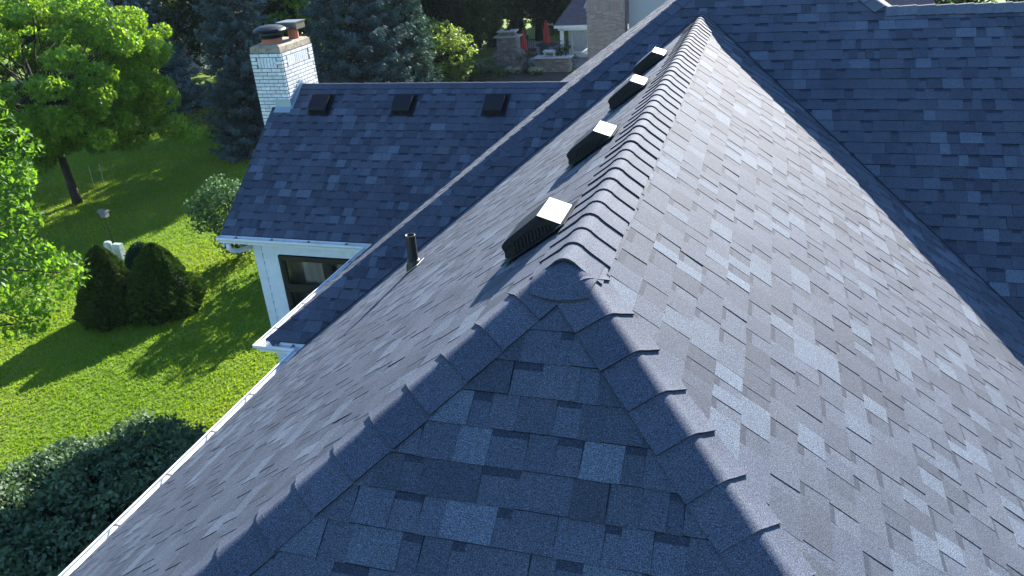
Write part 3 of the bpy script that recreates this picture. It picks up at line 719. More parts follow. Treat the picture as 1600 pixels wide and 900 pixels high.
def spruce(name, label, loc, h, R, pal, seed=1, dens=1.0, group=None, base=.02, card=.17, lowdetail=1.0):
    t = thing(name, label, 'tree', loc, group); rg = np.random.default_rng(seed); x, y, z = loc
    mb = MB(); mb.tube([(x, y, z-.1), (x, y, z+h*.5), (x, y, z+h)], [.16, .1, .015], 8)
    Cs = []; Ds = []; zz = z+h*base; Ts = []
    while zz < z+h*.98:
        f = (zz-z)/h; Rl = R*(1-f)**.85*(1-.25*math.exp(-f*18)); nb = int(6+7*(1-f)); a0 = rg.uniform(0, 6.28)
        for b in range(nb):
            a = a0+b*6.283/nb+rg.uniform(-.2, .2); Lb = max(.15, Rl*rg.uniform(.72, 1.12)); dr = np.array([math.cos(a), math.sin(a), 0]); sd = np.array([-math.sin(a), math.cos(a), 0])
            st = np.array([x, y, zz]); sag = rg.uniform(.10, .30)
            pt = lambda q: st+dr*Lb*q+np.array([0, 0, 1])*(-sag*Lb*math.sin(q*2.2)+.12*Lb*q**3)
            if b % 2 == 0: mb.tube([pt(0), pt(.5), pt(.97)], [.03*(1-f)+.008, .015, .004], 4, cap=False)
            n = int(dens*46*Lb); q = rg.uniform(.25, 1.0, n)**.8; wd = (.30*Lb*(1.08-q)+.05)
            off = rg.uniform(-1, 1, n)*wd; hang = -rg.uniform(0, 1, n)**1.5*.26*(1-.3*q)
            P = st+dr*(Lb*q)[:, None]+sd*off[:, None]+np.array([0, 0, 1])*(-sag*Lb*np.sin(q*2.2)+.12*Lb*q**3+hang)[:, None]
            d = dr*.8+sd*(np.sign(off)*.7*rg.uniform(.2, 1, n))[:, None]+np.array([0, 0, 1])*rg.uniform(-.75, .15, n)[:, None]+rg.normal(0, .25, (n, 3))
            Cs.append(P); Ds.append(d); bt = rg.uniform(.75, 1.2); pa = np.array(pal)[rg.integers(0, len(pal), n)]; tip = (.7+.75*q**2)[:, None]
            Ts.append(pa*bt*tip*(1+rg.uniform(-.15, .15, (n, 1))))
        zz += rg.uniform(.15, .24)*(1+.4*f)
    mb.build('trunk', M_BARK, t)
    C = np.concatenate(Cs); D = np.concatenate(Ds); T = np.concatenate(Ts); n = len(C)
    NR = rand_dirs(n)*.8+np.array([0, 0, 1.]); s = card*RNG.uniform(.6, 1.3, n); V, F, T = leaf_cards(C, D, NR, s, s*.42, T)
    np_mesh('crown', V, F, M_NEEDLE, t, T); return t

G_MAPLE = [(.11, .22, .025), (.14, .26, .03), (.085, .18, .02), (.17, .28, .045)]
G_MAPLE2 = [(.06, .16, .018), (.085, .20, .022), (.05, .13, .016)]
G_DARK = [(.018, .04, .012), (.025, .05, .015), (.02, .045, .018)]
G_BLUE = [(.045, .085, .085), (.06, .10, .105), (.035, .07, .065)]
G_LBLUE = [(.10, .17, .17), (.08, .14, .15), (.12, .18, .19)]
G_SPR = [(.05, .085, .095), (.065, .105, .115), (.055, .09, .09), (.05, .09, .075)]
G_SPRG = [(.06, .12, .085), (.075, .14, .10), (.05, .10, .08)]

broad_tree('maple_tree', 'spreading sunlit yellow-green tree with leaning dark trunk on the lawn', (-20.5, 15.96, GZ), 6.6, 4.4, 4.2, G_MAPLE, 340, .44, 560, .125, .125, .22, 3, lean=(-.9, .6),
           lobes=[(-17.0, 17.2, -4.2, .55), (-17.6, 17, -3.7, .6), (-18.2, 16.8, -2.9, .7), (-17.2, 17.3, -3.4, .55), (-16.6, 17.4, -4.5, .4), (-17.9, 16.4, -4.3, .6), (-18.6, 16.5, -4.0, .6), (-17.8, 17.6, -2.2, .55), (-18.6, 17.3, -1.7, .6)])
# nearer tree reaching in from the left
broad_tree('lawn_tree', 'nearer leafy tree reaching in from the left edge, glossy bright green leaves', (-14.1, 4.2, GZ), 7.4, 2.6, 2.9, [(.08, .18, .02), (.10, .21, .025), (.06, .14, .018)], 90, .5, 260, .12, .18, .2, 9,
           lobes=[(-10.9, 6.6, -3.95, .5), (-11.2, 6.3, -4.25, .55), (-11.7, 6.2, -4.75, .5), (-11.5, 6.6, -3.75, .55), (-11.9, 6.9, -3.1, .5), (-12.0, 6.6, -4.5, .5), (-11.3, 6.1, -4.7, .35), (-11.8, 7.2, -1.9, .55), (-12.1, 7.2, -1.4, .5), (-11.9, 7.0, -2.4, .55)])
broad_tree('ornamental_tree', 'small leafy tree behind the rear wing, shading the lawn beside the wing corner', (-9.3, 13.6, GZ), 2.7, 1.25, 1.0, G_MAPLE2, 40, .42, 170, .16, .09, .25, 12)

spruce('spruce_tree', 'tall dark blue spruce just left of the white chimney', (-17.5, 22.2, GZ), 12, 2.05, G_SPR, 1, 1.5)
spruce('spruce_tree', 'tall dense blue spruce directly right of the white chimney', (-15.2, 26.6, GZ), 12, 3.0, G_SPR, 2, 1.4)
spruce('spruce_tree', 'greener spruce with lit drooping boughs between the blue spruce and the pale shrub', (-13.9, 28.8, GZ), 11, 1.5, G_SPRG, 3, 1.4)
spruce('spruce_tree', 'pale silvery blue spruce behind the yellow-green tree', (-27.0, 28.5, GZ), 7.6, 2.3, G_LBLUE, 4, 1.2)
spruce('spruce_tree', 'small silver-blue spruce at the top edge above the yellow-green tree', (-32.5, 31.5, GZ), 8.2, 2.2, G_LBLUE, 5, 1.1)
broad_tree('dark_tree', 'very dark shaded broadleaf tree between pale spruce and dark spruce', (-25.0, 31.8, GZ), 11, 3.0, 2.6, G_DARK, 90, .85, 110, .22, .2, .12, 14)
broad_tree('dark_tree', 'dark backdrop tree seen left of the tall spruce tops', (-21.2, 35.5, GZ), 12, 3.2, 2.6, G_DARK, 90, .9, 100, .24, .2, .1, 15)
broad_tree('backdrop_tree', 'green tree with a lit top showing between the two tall spruces', (-19.3, 30.5, GZ), 9, 1.6, 1.8, G_MAPLE2, 50, .6, 130, .2, .14, .2, 16)
broad_tree('backdrop_tree', 'shaded grey-green evergreen mass right of the tall spruces', (-14.6, 36.5, GZ), 10, 2.0, 2.0, G_DARK, 70, .75, 120, .2, .2, .05, 17)
broad_tree('backdrop_tree', 'large shaded tree above the stone fireplace', (-12.9, 46.5, GZ), 9, 4.0, 2.6, [(.03, .06, .035), (.035, .07, .04), (.025, .05, .03)], 120, .9, 110, .26, .2, .08, 18)
broad_tree('backdrop_tree', 'shaded tree behind the red parasols beside the porch', (-8.6, 49.5, GZ), 9, 3.6, 2.6, [(.03, .055, .03), (.03, .06, .035), (.05, .09, .03)], 100, .9, 100, .26, .2, .08, 19)
broad_tree('backdrop_tree', 'dark hedge-like tree closing the view at the far left', (-38, 36, GZ), 6.0, 5.0, 2.6, G_DARK, 90, .95, 90, .26, .2, .05, 20)
broad_tree('backdrop_tree', 'dark tree seen over the roof ridge at the top right', (6.5, 31, GZ), 6.2, 4.5, 2.6, [(.02, .06, .02), (.03, .075, .025)], 110, .8, 110, .2, .2, .05, 21)
for i, (x, y, h, lb) in enumerate([(-27.5, 40, 9.5, 'dark backdrop tree behind the silvery spruce tops'), (-23.0, 43, 9.5, 'dark backdrop tree glimpsed left of the chimney flues'), (-19.5, 47, 10, 'dark backdrop tree behind the tall blue spruce, farthest back'), (-16.4, 42, 9, 'dark backdrop tree between tall spruce and greener spruce'), (-33, 44, 9, 'dark backdrop tree above the far left hedge'), (-6.2, 55, 9, 'dark backdrop tree right of the pale far house')]):
    broad_tree('backdrop_tree', lb, (x, y, GZ), h, 3.2, 2.6, [(.03, .065, .03), (.04, .08, .04), (.025, .05, .025)], 80, .95, 90, .28, .2, .04, 60+i)
for i, (x, y, h, r, lb) in enumerate([(-15.2, 44.5, 5.5, .75, 'narrow dark columnar evergreen left of the white post'), (-13.9, 45, 5.5, .8, 'narrow dark columnar evergreen right of the white post'), (-17.6, 43.5, 5.0, .9, 'leftmost narrow dark columnar evergreen behind the iron fence')]):
    spruce('columnar_evergreen', lb, (x, y, GZ), h, r, G_DARK+[(.03, .06, .035)], 30+i, 1.6, 'columnar evergreens behind the fence')

broad_tree('yellow_green_shrub', 'pale yellow-green round shrub beyond the rear wing ridge', (-14.1, 32.2, GZ), 3.4, 2.1, 1.5, [(.13, .20, .06), (.16, .24, .08), (.08, .14, .045)], 95, .4, 190, .13, .07, .0, 22, cat='shrub')
broad_tree('low_shrub', 'low dark green shrub right of the pale yellow-green shrub', (-12.4, 33.6, GZ), 1.3, 1.2, 1.0, [(.045, .09, .03), (.03, .065, .025)], 26, .35, 170, .12, .05, .0, 23, cat='shrub')
broad_tree('low_shrub', 'small conical shrub between stone fireplace and boulder', (-10.75, 36.2, GZ), 1.2, .42, .42, G_DARK+[(.03, .07, .03)], 14, .22, 170, .09, .04, .0, 24, cat='shrub')
broad_tree('low_shrub', 'reddish brown low mound shrub behind the boulder', (-11.0, 38.9, GZ), .75, 1.0, .7, [(.10, .05, .045), (.13, .065, .055)], 16, .28, 170, .09, .04, .0, 25, cat='shrub')
broad_tree('low_shrub', 'dark shrub under the porch beside the brick chimney', (-9.1, 37.2, GZ), 1.3, .5, .5, G_DARK, 16, .3, 150, .1, .04, .0, 26, cat='shrub')
broad_tree('low_shrub', 'dark green shrub at the foot of the stone fireplace', (-12.6, 35.6, GZ), .9, .8, .6, [(.03, .065, .025), (.025, .05, .02)], 16, .3, 150, .1, .04, .0, 27, cat='shrub')

# arborvitae at the rear wing corner: bare multi-stem foot
broad_tree('corner_shrub', 'upright evergreen shrub with bare forked stems at the rear wing corner', (-12.1, 12.85, GZ), 2.2, .78, .74, [(.05, .11, .04), (.065, .14, .055), (.08, .16, .07)], 80, .27, 330, .085, .05, .03, 28, cat='shrub', m=M_SHRUBL)

def cone_shrub(label, loc, h, r, pal, seed, group, spiky=0.0, card=.065, n=26000):
    t = thing('conical_shrub', label, 'shrub', loc, group); rg = np.random.default_rng(seed); x, y, z = loc
    th = rg.uniform(0, 6.283, n); f = rg.uniform(0, 1, n)**1.25
    prof = np.where(f < .12, .82+.18*(f/.12), 1)*np.clip(1-f, 0, 1)**.6
    lump = 1+.08*np.sin(th*5+f*9+seed)+.08*np.sin(th*9-f*14)+.12*np.maximum(0, np.sin(th*11+f*19)*np.sin(f*25-th*6))+.04*np.sin(th*29+f*47)
    rr = r*prof*lump*(1-np.abs(rg.normal(0, .035, n))); P = np.stack([x+rr*np.cos(th), y+rr*np.sin(th), z+.02+f*h*(1+.02*np.sin(th*3))], 1)
    o = np.stack([np.cos(th), np.sin(th), np.full(n, .55)], 1); D = o+rg.normal(0, .45, (n, 3)); NR = rand_dirs(n); s = card*rg.uniform(.6, 1.4, n)*(1+spiky*rg.uniform(0, 1, n))
    V, F, T = leaf_cards(P, D, NR, s, s*(.5-.25*min(1, spiky)), tones(n, pal, .25)); np_mesh('crown', V, F, M_NEEDLE, t, T)
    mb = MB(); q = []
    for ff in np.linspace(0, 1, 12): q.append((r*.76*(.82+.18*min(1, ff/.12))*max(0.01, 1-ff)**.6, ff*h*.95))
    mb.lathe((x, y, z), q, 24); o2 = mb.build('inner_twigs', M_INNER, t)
    return t
GC = 'clump of conical shrubs on the lawn'
cone_shrub('left dwarf conical evergreen of the clump, nearest the utility boxes', (-13.0, 9.35, GZ), 1.72, .80, [(.055, .10, .018), (.07, .12, .022), (.045, .08, .015)], 1, GC)
cone_shrub('right dwarf conical evergreen of the clump, tallest and broadest', (-12.0, 9.85, GZ), 1.62, .86, [(.055, .11, .018), (.07, .13, .022), (.045, .085, .015)], 2, GC)
cone_shrub('spiky bluish evergreen between and behind the two conical shrubs', (-13.1, 10.6, GZ), 1.22, .62, [(.03, .075, .035), (.04, .09, .05)], 3, GC, 2.2)

# big shrub under the eave, bottom left
def big_bush():
    BX, BY = -7.2, 1.8
    t = thing('viburnum_bush', 'big dense grey-green bush below the eave at the bottom left', 'bush', (-6.5, 1.6, GZ))
    rg = np.random.default_rng(5); n = 1500; th = rg.uniform(0, 6.283, n); el = rg.uniform(0, 1, n)**.75*1.5708
    sx = np.sign(np.cos(th))*np.abs(np.cos(th))**.75; sy = np.sign(np.sin(th))*np.abs(np.sin(th))**.75
    cs = np.cos(el)**.45; sn = np.sin(el)**.8; lump = 1+.07*np.sin(th*4+1)+.05*np.sin(th*9+el*6)+rg.normal(0, .02, n)
    C = np.stack([BX+2.8*sx*cs*lump, BY+3.2*sy*cs*lump, GZ+.05+1.12*sn*lump], 1)
    cl = np.concatenate([C, rg.uniform(.13, .26, (n, 1))], 1)
    crown_mesh('crown', cl, M_SHRUBL, t, [(.075, .13, .065), (.09, .15, .08), (.055, .10, .05), (.11, .17, .10)], 430, .078, flat=.9, droop=.3, shell=.3, squash=.9)
    mb = MB()
    for i in range(26):
        c = cl[i*50]; limb_mesh(mb, (BX+rg.uniform(-.4, .4), BY+rg.uniform(-1, 1), GZ), c[:3], .035, .008, i)
    mb.build('stem', M_BARK, t)
    # inner clumps in one darker green keep the bush opaque
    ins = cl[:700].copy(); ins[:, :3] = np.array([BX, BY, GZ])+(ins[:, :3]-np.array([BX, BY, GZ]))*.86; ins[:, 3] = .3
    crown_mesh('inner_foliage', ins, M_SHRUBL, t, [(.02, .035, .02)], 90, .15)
big_bush()

# grass: blades over the visible lawn
def grass():
    n = 340000; rg = np.random.default_rng(8)
    u = rg.uniform(0, 1, n); v = rg.uniform(0, 1, n)
    d = 9+31*u**1.25; a = np.radians(-74+68*v)                      # fan seen from the house
    P = np.stack([1.0+d*np.sin(a), -1.5+d*np.cos(a), np.full(n, GZ)], 1)
    hs = (P[:, 0] > -7.4) & (P[:, 1] < 12) | (P[:, 1] > 33); P = P[~hs]; n = len(P); d = d[~hs]
    hgt = rg.uniform(.018, .045, n)*(1+d/40); wd = .0075*(1+d/14); lean = rg.normal(0, .45, (n, 2))*hgt[:, None]; th = rg.uniform(0, 3.14, n)
    s = np.stack([np.cos(th), np.sin(th), np.zeros(n)], 1)*wd[:, None]
    V = np.stack([P-s, P+s, P+np.concatenate([lean, hgt[:, None]], 1)], 1).reshape(-1, 3)
    patch = .5+.5*np.sin(P[:, 0]*.9+np.sin(P[:, 1]*.7)*1.5)*np.sin(P[:, 1]*.6+np.sin(P[:, 0]*.5))
    fine = .5+.5*np.sin(P[:, 0]*3.1+P[:, 1]*1.3+np.sin(P[:, 1]*2.3)*2)
    pal = np.array([(.14, .25, .018), (.155, .265, .02), (.125, .23, .016), (.18, .26, .035)]); T = pal[rg.integers(0, 4, n)]
    T = T*(1+rg.uniform(-.08, .08, (n, 1)))*(.85+.25*patch+.1*fine)[:, None]; T[:, 0] *= 1+.35*patch
    o = np_mesh('grass', V, np.arange(3*n).reshape(-1, 3), M_GRASS, None, T); o['kind'] = 'stuff'; o['label'] = 'short mown green lawn grass'; o['category'] = 'grass'
grass()

# ------------------------------------------------------------------ garden objects
UB = 'grey green utility boxes behind the conical shrubs'
M_UTIL = mat('pale_green_plastic', (.30, .36, .34), .5)
M_FEED = mat('weathered_wood', (.16, .15, .15), .8)
def utility(label, loc, h, w, kind):
    t = thing('utility_box', label, 'utility box', loc, UB); x, y, z = loc
    if kind == 0:
        mb = MB(); mb.lathe(loc, [(w, 0), (w, h*.75), (w*1.08, h*.76), (w*1.02, h*.93), (w*.7, h), (0, h)], 18); mb.build('pedestal', M_UTIL, t)
        mb = MB(); mb.lathe((x, y, z), [(w*1.3, 0), (w*1.25, .05), (w, .06)], 18); mb.build('base', M_UTIL, t)
    else:
        mb = MB(); mb.box((x-w, y-w*.7, z), (x+w, y+w*.7, z+h*.7), bev=.02); mb.build('cabinet', M_UTIL, t)
        mb = MB(); mb.prism([(x-w*1.06, y-w*.78, z+h*.7), (x-w*1.06, y+w*.78, z+h*.7), (x-w*1.06, y+w*.6, z+h), (x-w*1.06, y-w*.5, z+h)], (w*2.12, 0, 0)); mb.build('lid', M_UTIL, t)
utility('pale utility cabinet with slanted lid behind the left conical shrub', (-15.35, 12.15, GZ), .48, .12, 1)
utility('small round utility pedestal left of the slanted cabinet', (-15.72, 12.2, GZ), .5, .10, 0)
utility('low round utility pedestal nearest the left conical shrub', (-15.55, 11.8, GZ), .45, .13, 0)
# bird feeder
bf = thing('bird_feeder', 'small bird feeder on a thin pole above the utility boxes', 'bird feeder', (-16.1, 12.75, GZ)); bx_, by_ = -16.1, 12.75
mb = MB(); mb.tube([(bx_, by_, GZ), (bx_, by_, GZ+.98)], .012, 6); mb.build('pole', M_BLACK, bf)
mb = MB(); mb.box((bx_-.09, by_-.07, GZ+.98), (bx_+.09, by_+.07, GZ+1.13)); mb.build('seed_box', M_FEED, bf)
mb = MB(); mb.prism([(bx_-.13, by_-.12, GZ+1.13), (bx_-.13, by_+.12, GZ+1.13), (bx_-.13, by_, GZ+1.2)], (.26, 0, 0)); mb.build('roof', M_FEED, bf)
for k, (x, y) in enumerate([(-21.31, 17.54), (-21.1, 17.8)]):
    o = MB().tube([(x, y, GZ), (x+.05, y, GZ+.75)], .012, 6).build('garden_stake', M_GALV); tag(o, ['thin metal stake left of its twin on the lit grass', 'thin metal stake right of its twin on the lit grass'][k], 'stake', 'thin stakes in the lawn')

# neighbour's yard --------------------------------------------------
def stone_block(mb, x0, y0, x1, y1, z0, z1, rnd, pal, rowh=.10, bl=.26, proud=.01):
    z = z0
    while z < z1-.01:
        h = min(rowh*rnd.uniform(.8, 1.2), z1-z); 
        if z1-z-h < .04: h = z1-z
        for (a0, a1, fn) in ((x0, x1, lambda a, b, j: ((a, y0-j, z+.006), (b, y0+.1, z+h-.006))), (x0, x1, lambda a, b, j: ((a, y1-.1, z+.006), (b, y1+j, z+h-.006))),
                             (y0+.1, y1-.1, lambda a, b, j: ((x0-j, a, z+.006), (x0+.1, b, z+h-.006))), (y0+.1, y1-.1, lambda a, b, j: ((x1-.1, a, z+.006), (x1+j, b, z+h-.006)))):
            a = a0
            while a < a1-.02:
                b = min(a+bl*rnd.uniform(.6, 1.3), a1); b = a1 if a1-b < .08 else b; tf = rnd.uniform(.72, 1.2)
                mb.box(*fn(a+.006, b-.006, rnd.uniform(0, proud)), tone=tuple(c*tf for c in rnd.choice(pal)), bev=.012); a = b
        z += h
    mb.box((x0+.05, y0+.05, z0), (x1-.05, y1-.05, z1), tone=(.1, .09, .085))
PST = [(.20, .18, .165), (.22, .20, .185), (.18, .165, .155), (.21, .185, .17)]
rnd = random.Random(4); fx, fy = -11.95, 37.0
FP = thing('stone_fireplace', 'tapered stacked-stone outdoor fireplace with capped chimney', 'outdoor fireplace', (fx, fy, GZ))
mb = MB(); stone_block(mb, fx-.80, fy-.5, fx+.80, fy+.5, GZ, GZ+.85, rnd, PST); mb.build('hearth_base', M_STONE, FP, tone=True)
mb = MB(); stone_block(mb, fx-.72, fy-.45, fx+.72, fy+.45, GZ+.85, GZ+1.0, rnd, PST); stone_block(mb, fx-.62, fy-.38, fx+.62, fy+.38, GZ+1.0, GZ+1.1, rnd, PST); stone_block(mb, fx-.55, fy-.34, fx+.55, fy+.34, GZ+1.1, GZ+1.72, rnd, PST); mb.build('chimney_stack', M_STONE, FP, tone=True)
mb = MB(); mb.box((fx-.68, fy-.42, GZ+1.72), (fx+.68, fy+.42, GZ+1.80), (.34, .31, .28), bev=.02); mb.build('ledge', M_STONE, FP, tone=True)
mb = MB(); stone_block(mb, fx-.42, fy-.28, fx+.42, fy+.28, GZ+1.80, GZ+1.98, rnd, PST, rowh=.09, bl=.16); mb.box((fx-.50, fy-.34, GZ+1.98), (fx+.50, fy+.34, GZ+2.06), (.36, .34, .32), bev=.02); mb.build('cap', M_STONE, FP, tone=True)
mb = MB(); mb.box((fx-.16, fy-.12, GZ+2.06), (fx+.16, fy+.12, GZ+2.10)); mb.build('flue', M_BLACK, FP)

SW = thing('stone_counter', 'low stone counter wall with a pale slab top on the patio edge', 'counter', (-9.55, 36.7, GZ))
mb = MB(); stone_block(mb, -10.35, 36.4, -8.6, 36.95, GZ, GZ+.70, rnd, PST); mb.build('wall', M_STONE, SW, tone=True)
mb = MB(); mb.box((-10.45, 36.3, GZ+.70), (-8.5, 37.05, GZ+.77), (.4, .4, .4), bev=.015); mb.build('slab_top', M_STONE, SW, tone=True)
GR = thing('patio_grill', 'small pale box grill standing on the stone counter', 'grill', (-9.75, 36.7, GZ+.77))
mb = MB(); mb.box((-10.0, 36.5, GZ+.98), (-9.4, 36.9, GZ+1.06), bev=.01); mb.build('lid', M_SLAB, GR)
for dx in (-9.96, -9.46): MB().box((dx, 36.55, GZ+.77), (dx+.05, 36.85, GZ+.98)).build('leg', M_SLAB, GR)
MB().box((-9.91, 36.6, GZ+.90), (-9.46, 36.84, GZ+.98)).build('tray', M_STEEL, GR)
def boulder(label, c, r, seed):
    rg = random.Random(seed); mb = MB(); n, k = 14, 8; V = []
    for i in range(k+1):
        ph = math.pi*i/k
        for j in range(n):
            th = 2*math.pi*j/n; q = 1+.10*math.sin(3*th+seed)+.08*math.sin(2*ph*2+th)+rg.uniform(-.04, .04); V.append((c[0]+r[0]*q*math.sin(ph)*math.cos(th), c[1]+r[1]*q*math.sin(ph)*math.sin(th), c[2]+r[2]*q*math.cos(ph)))
    mb.add(V, [(i*n+j, i*n+n+j, i*n+n+(j+1) % n, i*n+(j+1) % n) for i in range(k) for j in range(n)], (.24, .24, .26)); o = mb.build('boulder', M_STONE, tone=True, smooth=True); tag(o, label, 'boulder')
boulder('smooth grey boulder left of the stone counter', (-10.75, 37.1, GZ+.25), (.42, .38, .36), 2)
def flowers(label, c, seed, pal):
    t = thing('flower_clump', label, 'flowers', c, 'white flower clumps by the patio'); rg = np.random.default_rng(seed)
    cl = np.concatenate([np.array(c)+np.stack([rg.uniform(-.42, .42, 14), rg.uniform(-.25, .25, 14), rg.uniform(.12, .32, 14)], 1), rg.uniform(.10, .18, (14, 1))], 1)
    crown_mesh('leaves', cl-np.array([0, 0, .1, 0]), M_SHRUBL, t, [(.05, .10, .03)], 500, .09); crown_mesh('blossom', cl+np.array([0, 0, .04, 0]), M_SHRUBL, t, pal, 700, .05)
flowers('white flower clump at the foot of the stone fireplace', (-11.5, 35.9, GZ), 1, [(.6, .62, .55), (.4, .45, .3)])
flowers('white flower clump in front of the stone counter', (-10.15, 35.75, GZ), 2, [(.6, .6, .5), (.35, .4, .25)])
def parasol(label, x, y, h, top):
    t = thing('closed_parasol', label, 'parasol', (x, y, GZ), 'closed red parasols on the patio'); MB().tube([(x, y, GZ), (x, y, GZ+h)], .025, 8).build('pole', M_BLACK, t)
    mb = MB(); n = 16; V = []; zs_ = [top+.0, top-.12, top-.45, top-.9, top-1.2, top-1.32]; rs = [.015, .06, .11, .15, .17, .10]
    for z, r in zip(zs_, rs):
        for k in range(n): q = r*(1+(.28 if k % 2 else -.2)*(min(1, r/.12))); V.append((x+q*math.cos(2*math.pi*k/n), y+q*math.sin(2*math.pi*k/n), GZ+z))
    mb.add(V, [(i*n+k, i*n+(k+1) % n, i*n+n+(k+1) % n, i*n+n+k) for i in range(5) for k in range(n)]); mb.build('canopy', M_RED, t); MB().lathe((x, y, GZ), [(.25, 0), (.25, .06), (.04, .09), (.03, .2)], 14).build('base', M_BLACK, t)
parasol('closed red parasol nearer the stone fireplace', -11.9, 39.6, 1.7, 1.68)
parasol('closed red parasol standing in the table beside the porch', -10.95, 41.0, 2.0, 1.98)
def patio_table(x, y):
    t = thing('patio_table', 'dark round patio table below the right-hand parasol', 'table', (x, y, GZ)); MB().lathe((x, y, GZ+.62), [(0, 0), (.62, 0), (.62, .04), (0.03, .04)], 24).build('tabletop', M_WOODG, t)
    for a in (0.4, 1.97, 3.54, 5.1): MB().tube([(x+.4*math.cos(a), y+.4*math.sin(a), GZ), (x+.35*math.cos(a), y+.35*math.sin(a), GZ+.62)], .02, 6).build('leg', M_WOODG, t)
patio_table(-10.95, 41.0)
def patio_chair(label, x, y, rz):
    t = thing('patio_chair', label, 'chair', (x, y, GZ), 'dark wicker chairs around the patio table'); c, s = math.cos(rz), math.sin(rz); R = lambda a, b, z: (x+a*c-b*s, y+a*s+b*c, GZ+z)
    MB().obox(R(0, 0, .36), (c*.25, s*.25, 0), (-s*.25, c*.25, 0), (0, 0, .05)).build('seat', M_WOODG, t); MB().obox(R(0, .26, .62), (c*.25, s*.25, 0), (-s*.03, c*.03, 0), (0, 0, .28)).build('backrest', M_WOODG, t)
    for a in (-.22, .22):
        for b in (-.22, .22): MB().tube([R(a, b, 0), R(a, b, .34)], .018, 5).build('leg', M_WOODG, t)
patio_chair('dark wicker chair left of the patio table', -11.9, 41.0, 1.57)
patio_chair('dark wicker chair right of the patio table near the porch', -10.0, 40.9, -1.57)
patio_chair('dark wicker chair on the near side of the patio table', -10.8, 40.1, 3.14)
# iron fence
def iron_fence():
    t = thing('iron_fence', 'thin dark iron picket fence behind the pale yellow-green shrub', 'fence', (-15.5, 40.5, GZ)); mb = MB()
    for i in range(70): x = -19.2+i*.11; mb.box((x, 40.5, GZ), (x+.018, 40.518, GZ+.98))
    mb.build('picket_panel', M_BLACK, t); MB().box((-19.2, 40.52, GZ+.15), (-11.5, 40.54, GZ+.18)).box((-19.2, 40.52, GZ+1.0), (-11.5, 40.54, GZ+1.03)).build('rail', M_BLACK, t)
iron_fence()
o = MB().box((-16.05, 43.6, GZ), (-15.8, 43.85, GZ+3.6), bev=.02).build('white_post', M_WHITE); tag(o, 'white square post among dark evergreens at the top edge', 'post')

# neighbour's porch house with brown brick chimney
M_PROOF = mat('brown_roof_shingle', (.11, .085, .09), .9)
b_ = N(M_PROOF, 'ShaderNodeTexBrick'); tc_ = N(M_PROOF, 'ShaderNodeTexCoord'); LK(M_PROOF, tc_.outputs['Generated'], b_.inputs[0])
b_.inputs['Scale'].default_value = 14; b_.inputs['Color1'].default_value = (.13, .10, .105, 1); b_.inputs['Color2'].default_value = (.09, .07, .078, 1); b_.inputs['Mortar'].default_value = (.05, .04, .04, 1); b_.inputs['Mortar Size'].default_value = .01
LK(M_PROOF, b_.outputs[0], M_PROOF.node_tree.nodes['Principled BSDF'].inputs[0])
M_GSIDE = mat('grey_siding', (.36, .38, .38), .7)
NH = thing('neighbour_house', 'neighbouring house with brown brick chimney, open porch and grey siding gable', 'house', (-4, 33, GZ))
# porch: roof slope faces the viewer, column at its left corner
pe = GZ+1.72                                            # eave height
PX0, PX1, PY0 = -9.85, -5.2, 39.9
mb = MB(); mb.prism([(PX0-.25, PY0-.3, pe+.12), (PX1, PY0-.3, pe+.12), (PX1, PY0+2.8, pe+2.0), (PX0+.9, PY0+2.8, pe+2.0)], (0, .02, .06)); mb.build('porch_roof', M_PROOF, NH)
mb = MB(); mb.prism([(PX0+1.15, PY0+.72, pe+.83), (PX0+1.75, PY0+.72, pe+.83), (PX0+1.75, PY0+1.75, pe+1.46), (PX0+1.3, PY0+1.75, pe+1.46)], (0, -.01, .08)); mb.build('skylight', M_FLASH, NH)
mb = MB(); mb.box((PX0-.28, PY0-.36, pe-.02), (PX1, PY0-.28, pe+.12)); mb.box((PX0-.1, PY0-.2, pe-.16), (PX1, PY0-.05, pe-.02)); mb.build('fascia', M_WHITE, NH)
MB().box((PX0, PY0-.2, GZ), (PX0+.18, PY0-.02, pe-.1)).box((PX0-.03, PY0-.23, GZ), (PX0+.21, PY0+.01, GZ+.15)).build('column', M_WHITE, NH)
lap_wall('wall', (PX0+.3, PY0+.5), (PX1, PY0+.5), GZ, pe+.1, (0, -1), NH, exp=.2, m=M_GSIDE)
MB().box((PX0+.55, PY0+.44, GZ+.35), (PX0+1.35, PY0+.48, GZ+1.45)).build('window', M_GLASS, NH); MB().box((PX0+.5, PY0+.46, GZ+.3), (PX0+1.4, PY0+.484, GZ+1.5)).build('window_frame', M_WHITE, NH)
# small bright lower eave next to the chimney
mb = MB(); mb.prism([(-7.35, 33.6, -5.05), (-6.2, 33.6, -4.42), (-6.2, 33.6, -4.9), (-7.1, 33.6, -5.12)], (0, .9, 0)); mb.build('low_eave', M_WHITE, NH)
lap_wall('wall', (-6.8, 33.9), (-5.6, 33.9), GZ, -4.95, (0, -1), NH, exp=.14, m=M_GSIDE)
BB = [(.26, .18, .155), (.28, .20, .175), (.23, .165, .15), (.30, .235, .21), (.26, .20, .18)]
BC = bpy.data.objects.new('brick_chimney', None); link(BC, NH); BC.matrix_parent_inverse = Matrix.Translation((4, -33, -GZ)); WORLD_LOC[BC.name] = Vector((0, 0, 0))
brick_shaft(-4.88, 23.4, -3.62, 24.0, GZ, -.2, BC, BB, M_MORTB, bl=.16, bh=.052, gap=.008, seed=9, faces=('S', 'E'), soldier=None)
mb = MB(); rnd = random.Random(5)
for i in range(22): x = -4.9+i*.059; mb.box((x, 23.37, -1.95), (x+.052, 23.42, -1.74), tone=tuple(c*rnd.uniform(.9, 1.1) for c in rnd.choice(BB)))
mb.build('soldier_course', M_BRICK, BC, tone=True)
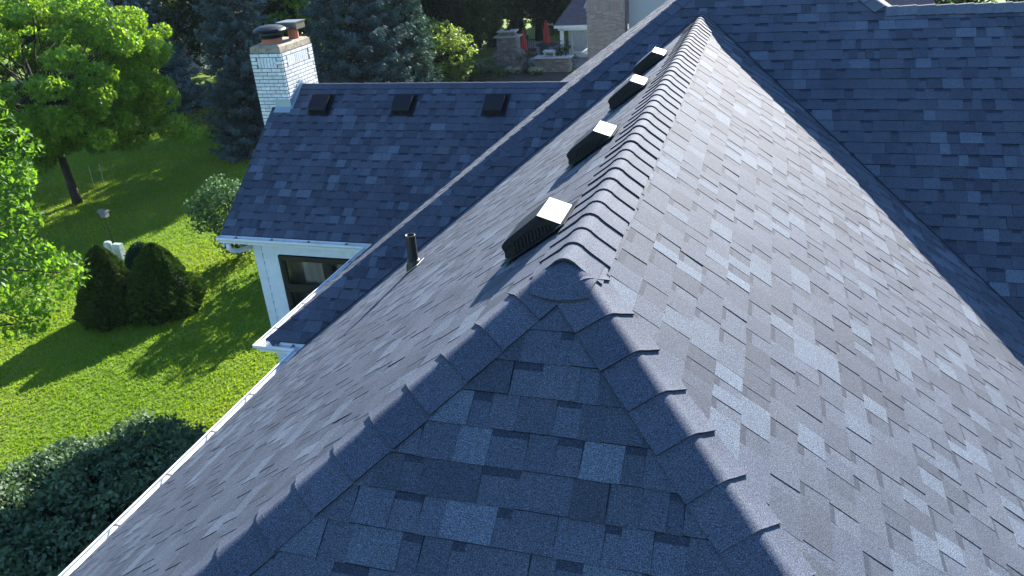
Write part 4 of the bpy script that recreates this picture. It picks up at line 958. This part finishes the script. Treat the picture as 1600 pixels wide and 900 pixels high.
lap_wall('gable_wall', (-3.6, 24.1), (4.2, 24.1), GZ, .6, (0, -1), NH, exp=.17, m=M_GSIDE)
MB().box((-3.6, 24.12, GZ), (4.2, 33, -1.0)).build('side_wall', M_GSIDE, NH)
mb = MB(); mb.prism([(-3.9, 23.7, -1.1), (4.4, 23.7, -1.1), (4.4, 29, 1.2), (-3.9, 29, 1.2)], (0, .02, .08)); rf = mb.build('roof', M_PROOF, NH); rf.location.z -= 0
for o in (rf,): bpy.data.objects.remove(o)

# house whose roof shows over the ridge at the top right
NR_ = thing('far_house', 'house with purple-grey shingle roof just seen over the right-hand ridge', 'house', (3.9, 24, GZ))
mb = MB(); mb.prism([(-1.0, 19.3, -2.9), (4.95, 19.3, -2.9), (4.95, 24, .3), (-1.0, 24, .3)], (0, .02, .08)); mb.build('roof', M_PROOF, NR_)
MB().box((-.9, 19.7, GZ), (4.8, 28, -2.85)).build('wall', M_GSIDE, NR_)
# roof far left behind trees, pale house behind trees
FL = thing('far_house', 'house with slate-blue roof glimpsed at the top left corner', 'house', (-36, 40, GZ))
mb = MB(); mb.prism([(-44, 37.5, -3.4), (-31.5, 37.5, -3.4), (-31.5, 42, .2), (-44, 42, .2)], (0, .02, .08), (.08, .09, .13)); mb.build('roof', M_SH, FL, tone=True)
MB().box((-43.5, 38, GZ), (-32, 46, -3.35)).build('wall', M_GSIDE, FL)
PH = thing('far_house', 'pale greenish house glimpsed between trees behind the parasols', 'house', (-12, 52, GZ))
lap_wall('wall', (-15, 52.5), (-7, 52.5), GZ, -.5, (0, -1), PH, exp=.25, m=M_SIDING); MB().box((-12.4, 52.4, -5.2), (-11.6, 52.46, -3.9)).build('window', M_FRAME, PH)
mb = MB(); mb.prism([(-15.4, 52, -.5), (-6.6, 52, -.5), (-6.6, 56, 2), (-15.4, 56, 2)], (0, .02, .1)); mb.build('roof', M_PROOF, PH)

# ------------------------------------------------------------------ haze: one even box of air round everything
M_HAZE = bpy.data.materials.new('haze'); M_HAZE.use_nodes = True
t_ = M_HAZE.node_tree; t_.nodes.remove(t_.nodes['Principled BSDF']); v_ = t_.nodes.new('ShaderNodeVolumePrincipled')
v_.inputs['Color'].default_value = (.80, .88, 1, 1); v_.inputs['Density'].default_value = .00015; v_.inputs['Anisotropy'].default_value = .1
t_.links.new(v_.outputs[0], t_.nodes['Material Output'].inputs['Volume'])
hz = MB().box((-1000, -1000, GZ-1), (1000, 1000, 9.5)).build('haze', M_HAZE); hz['kind'] = 'stuff'
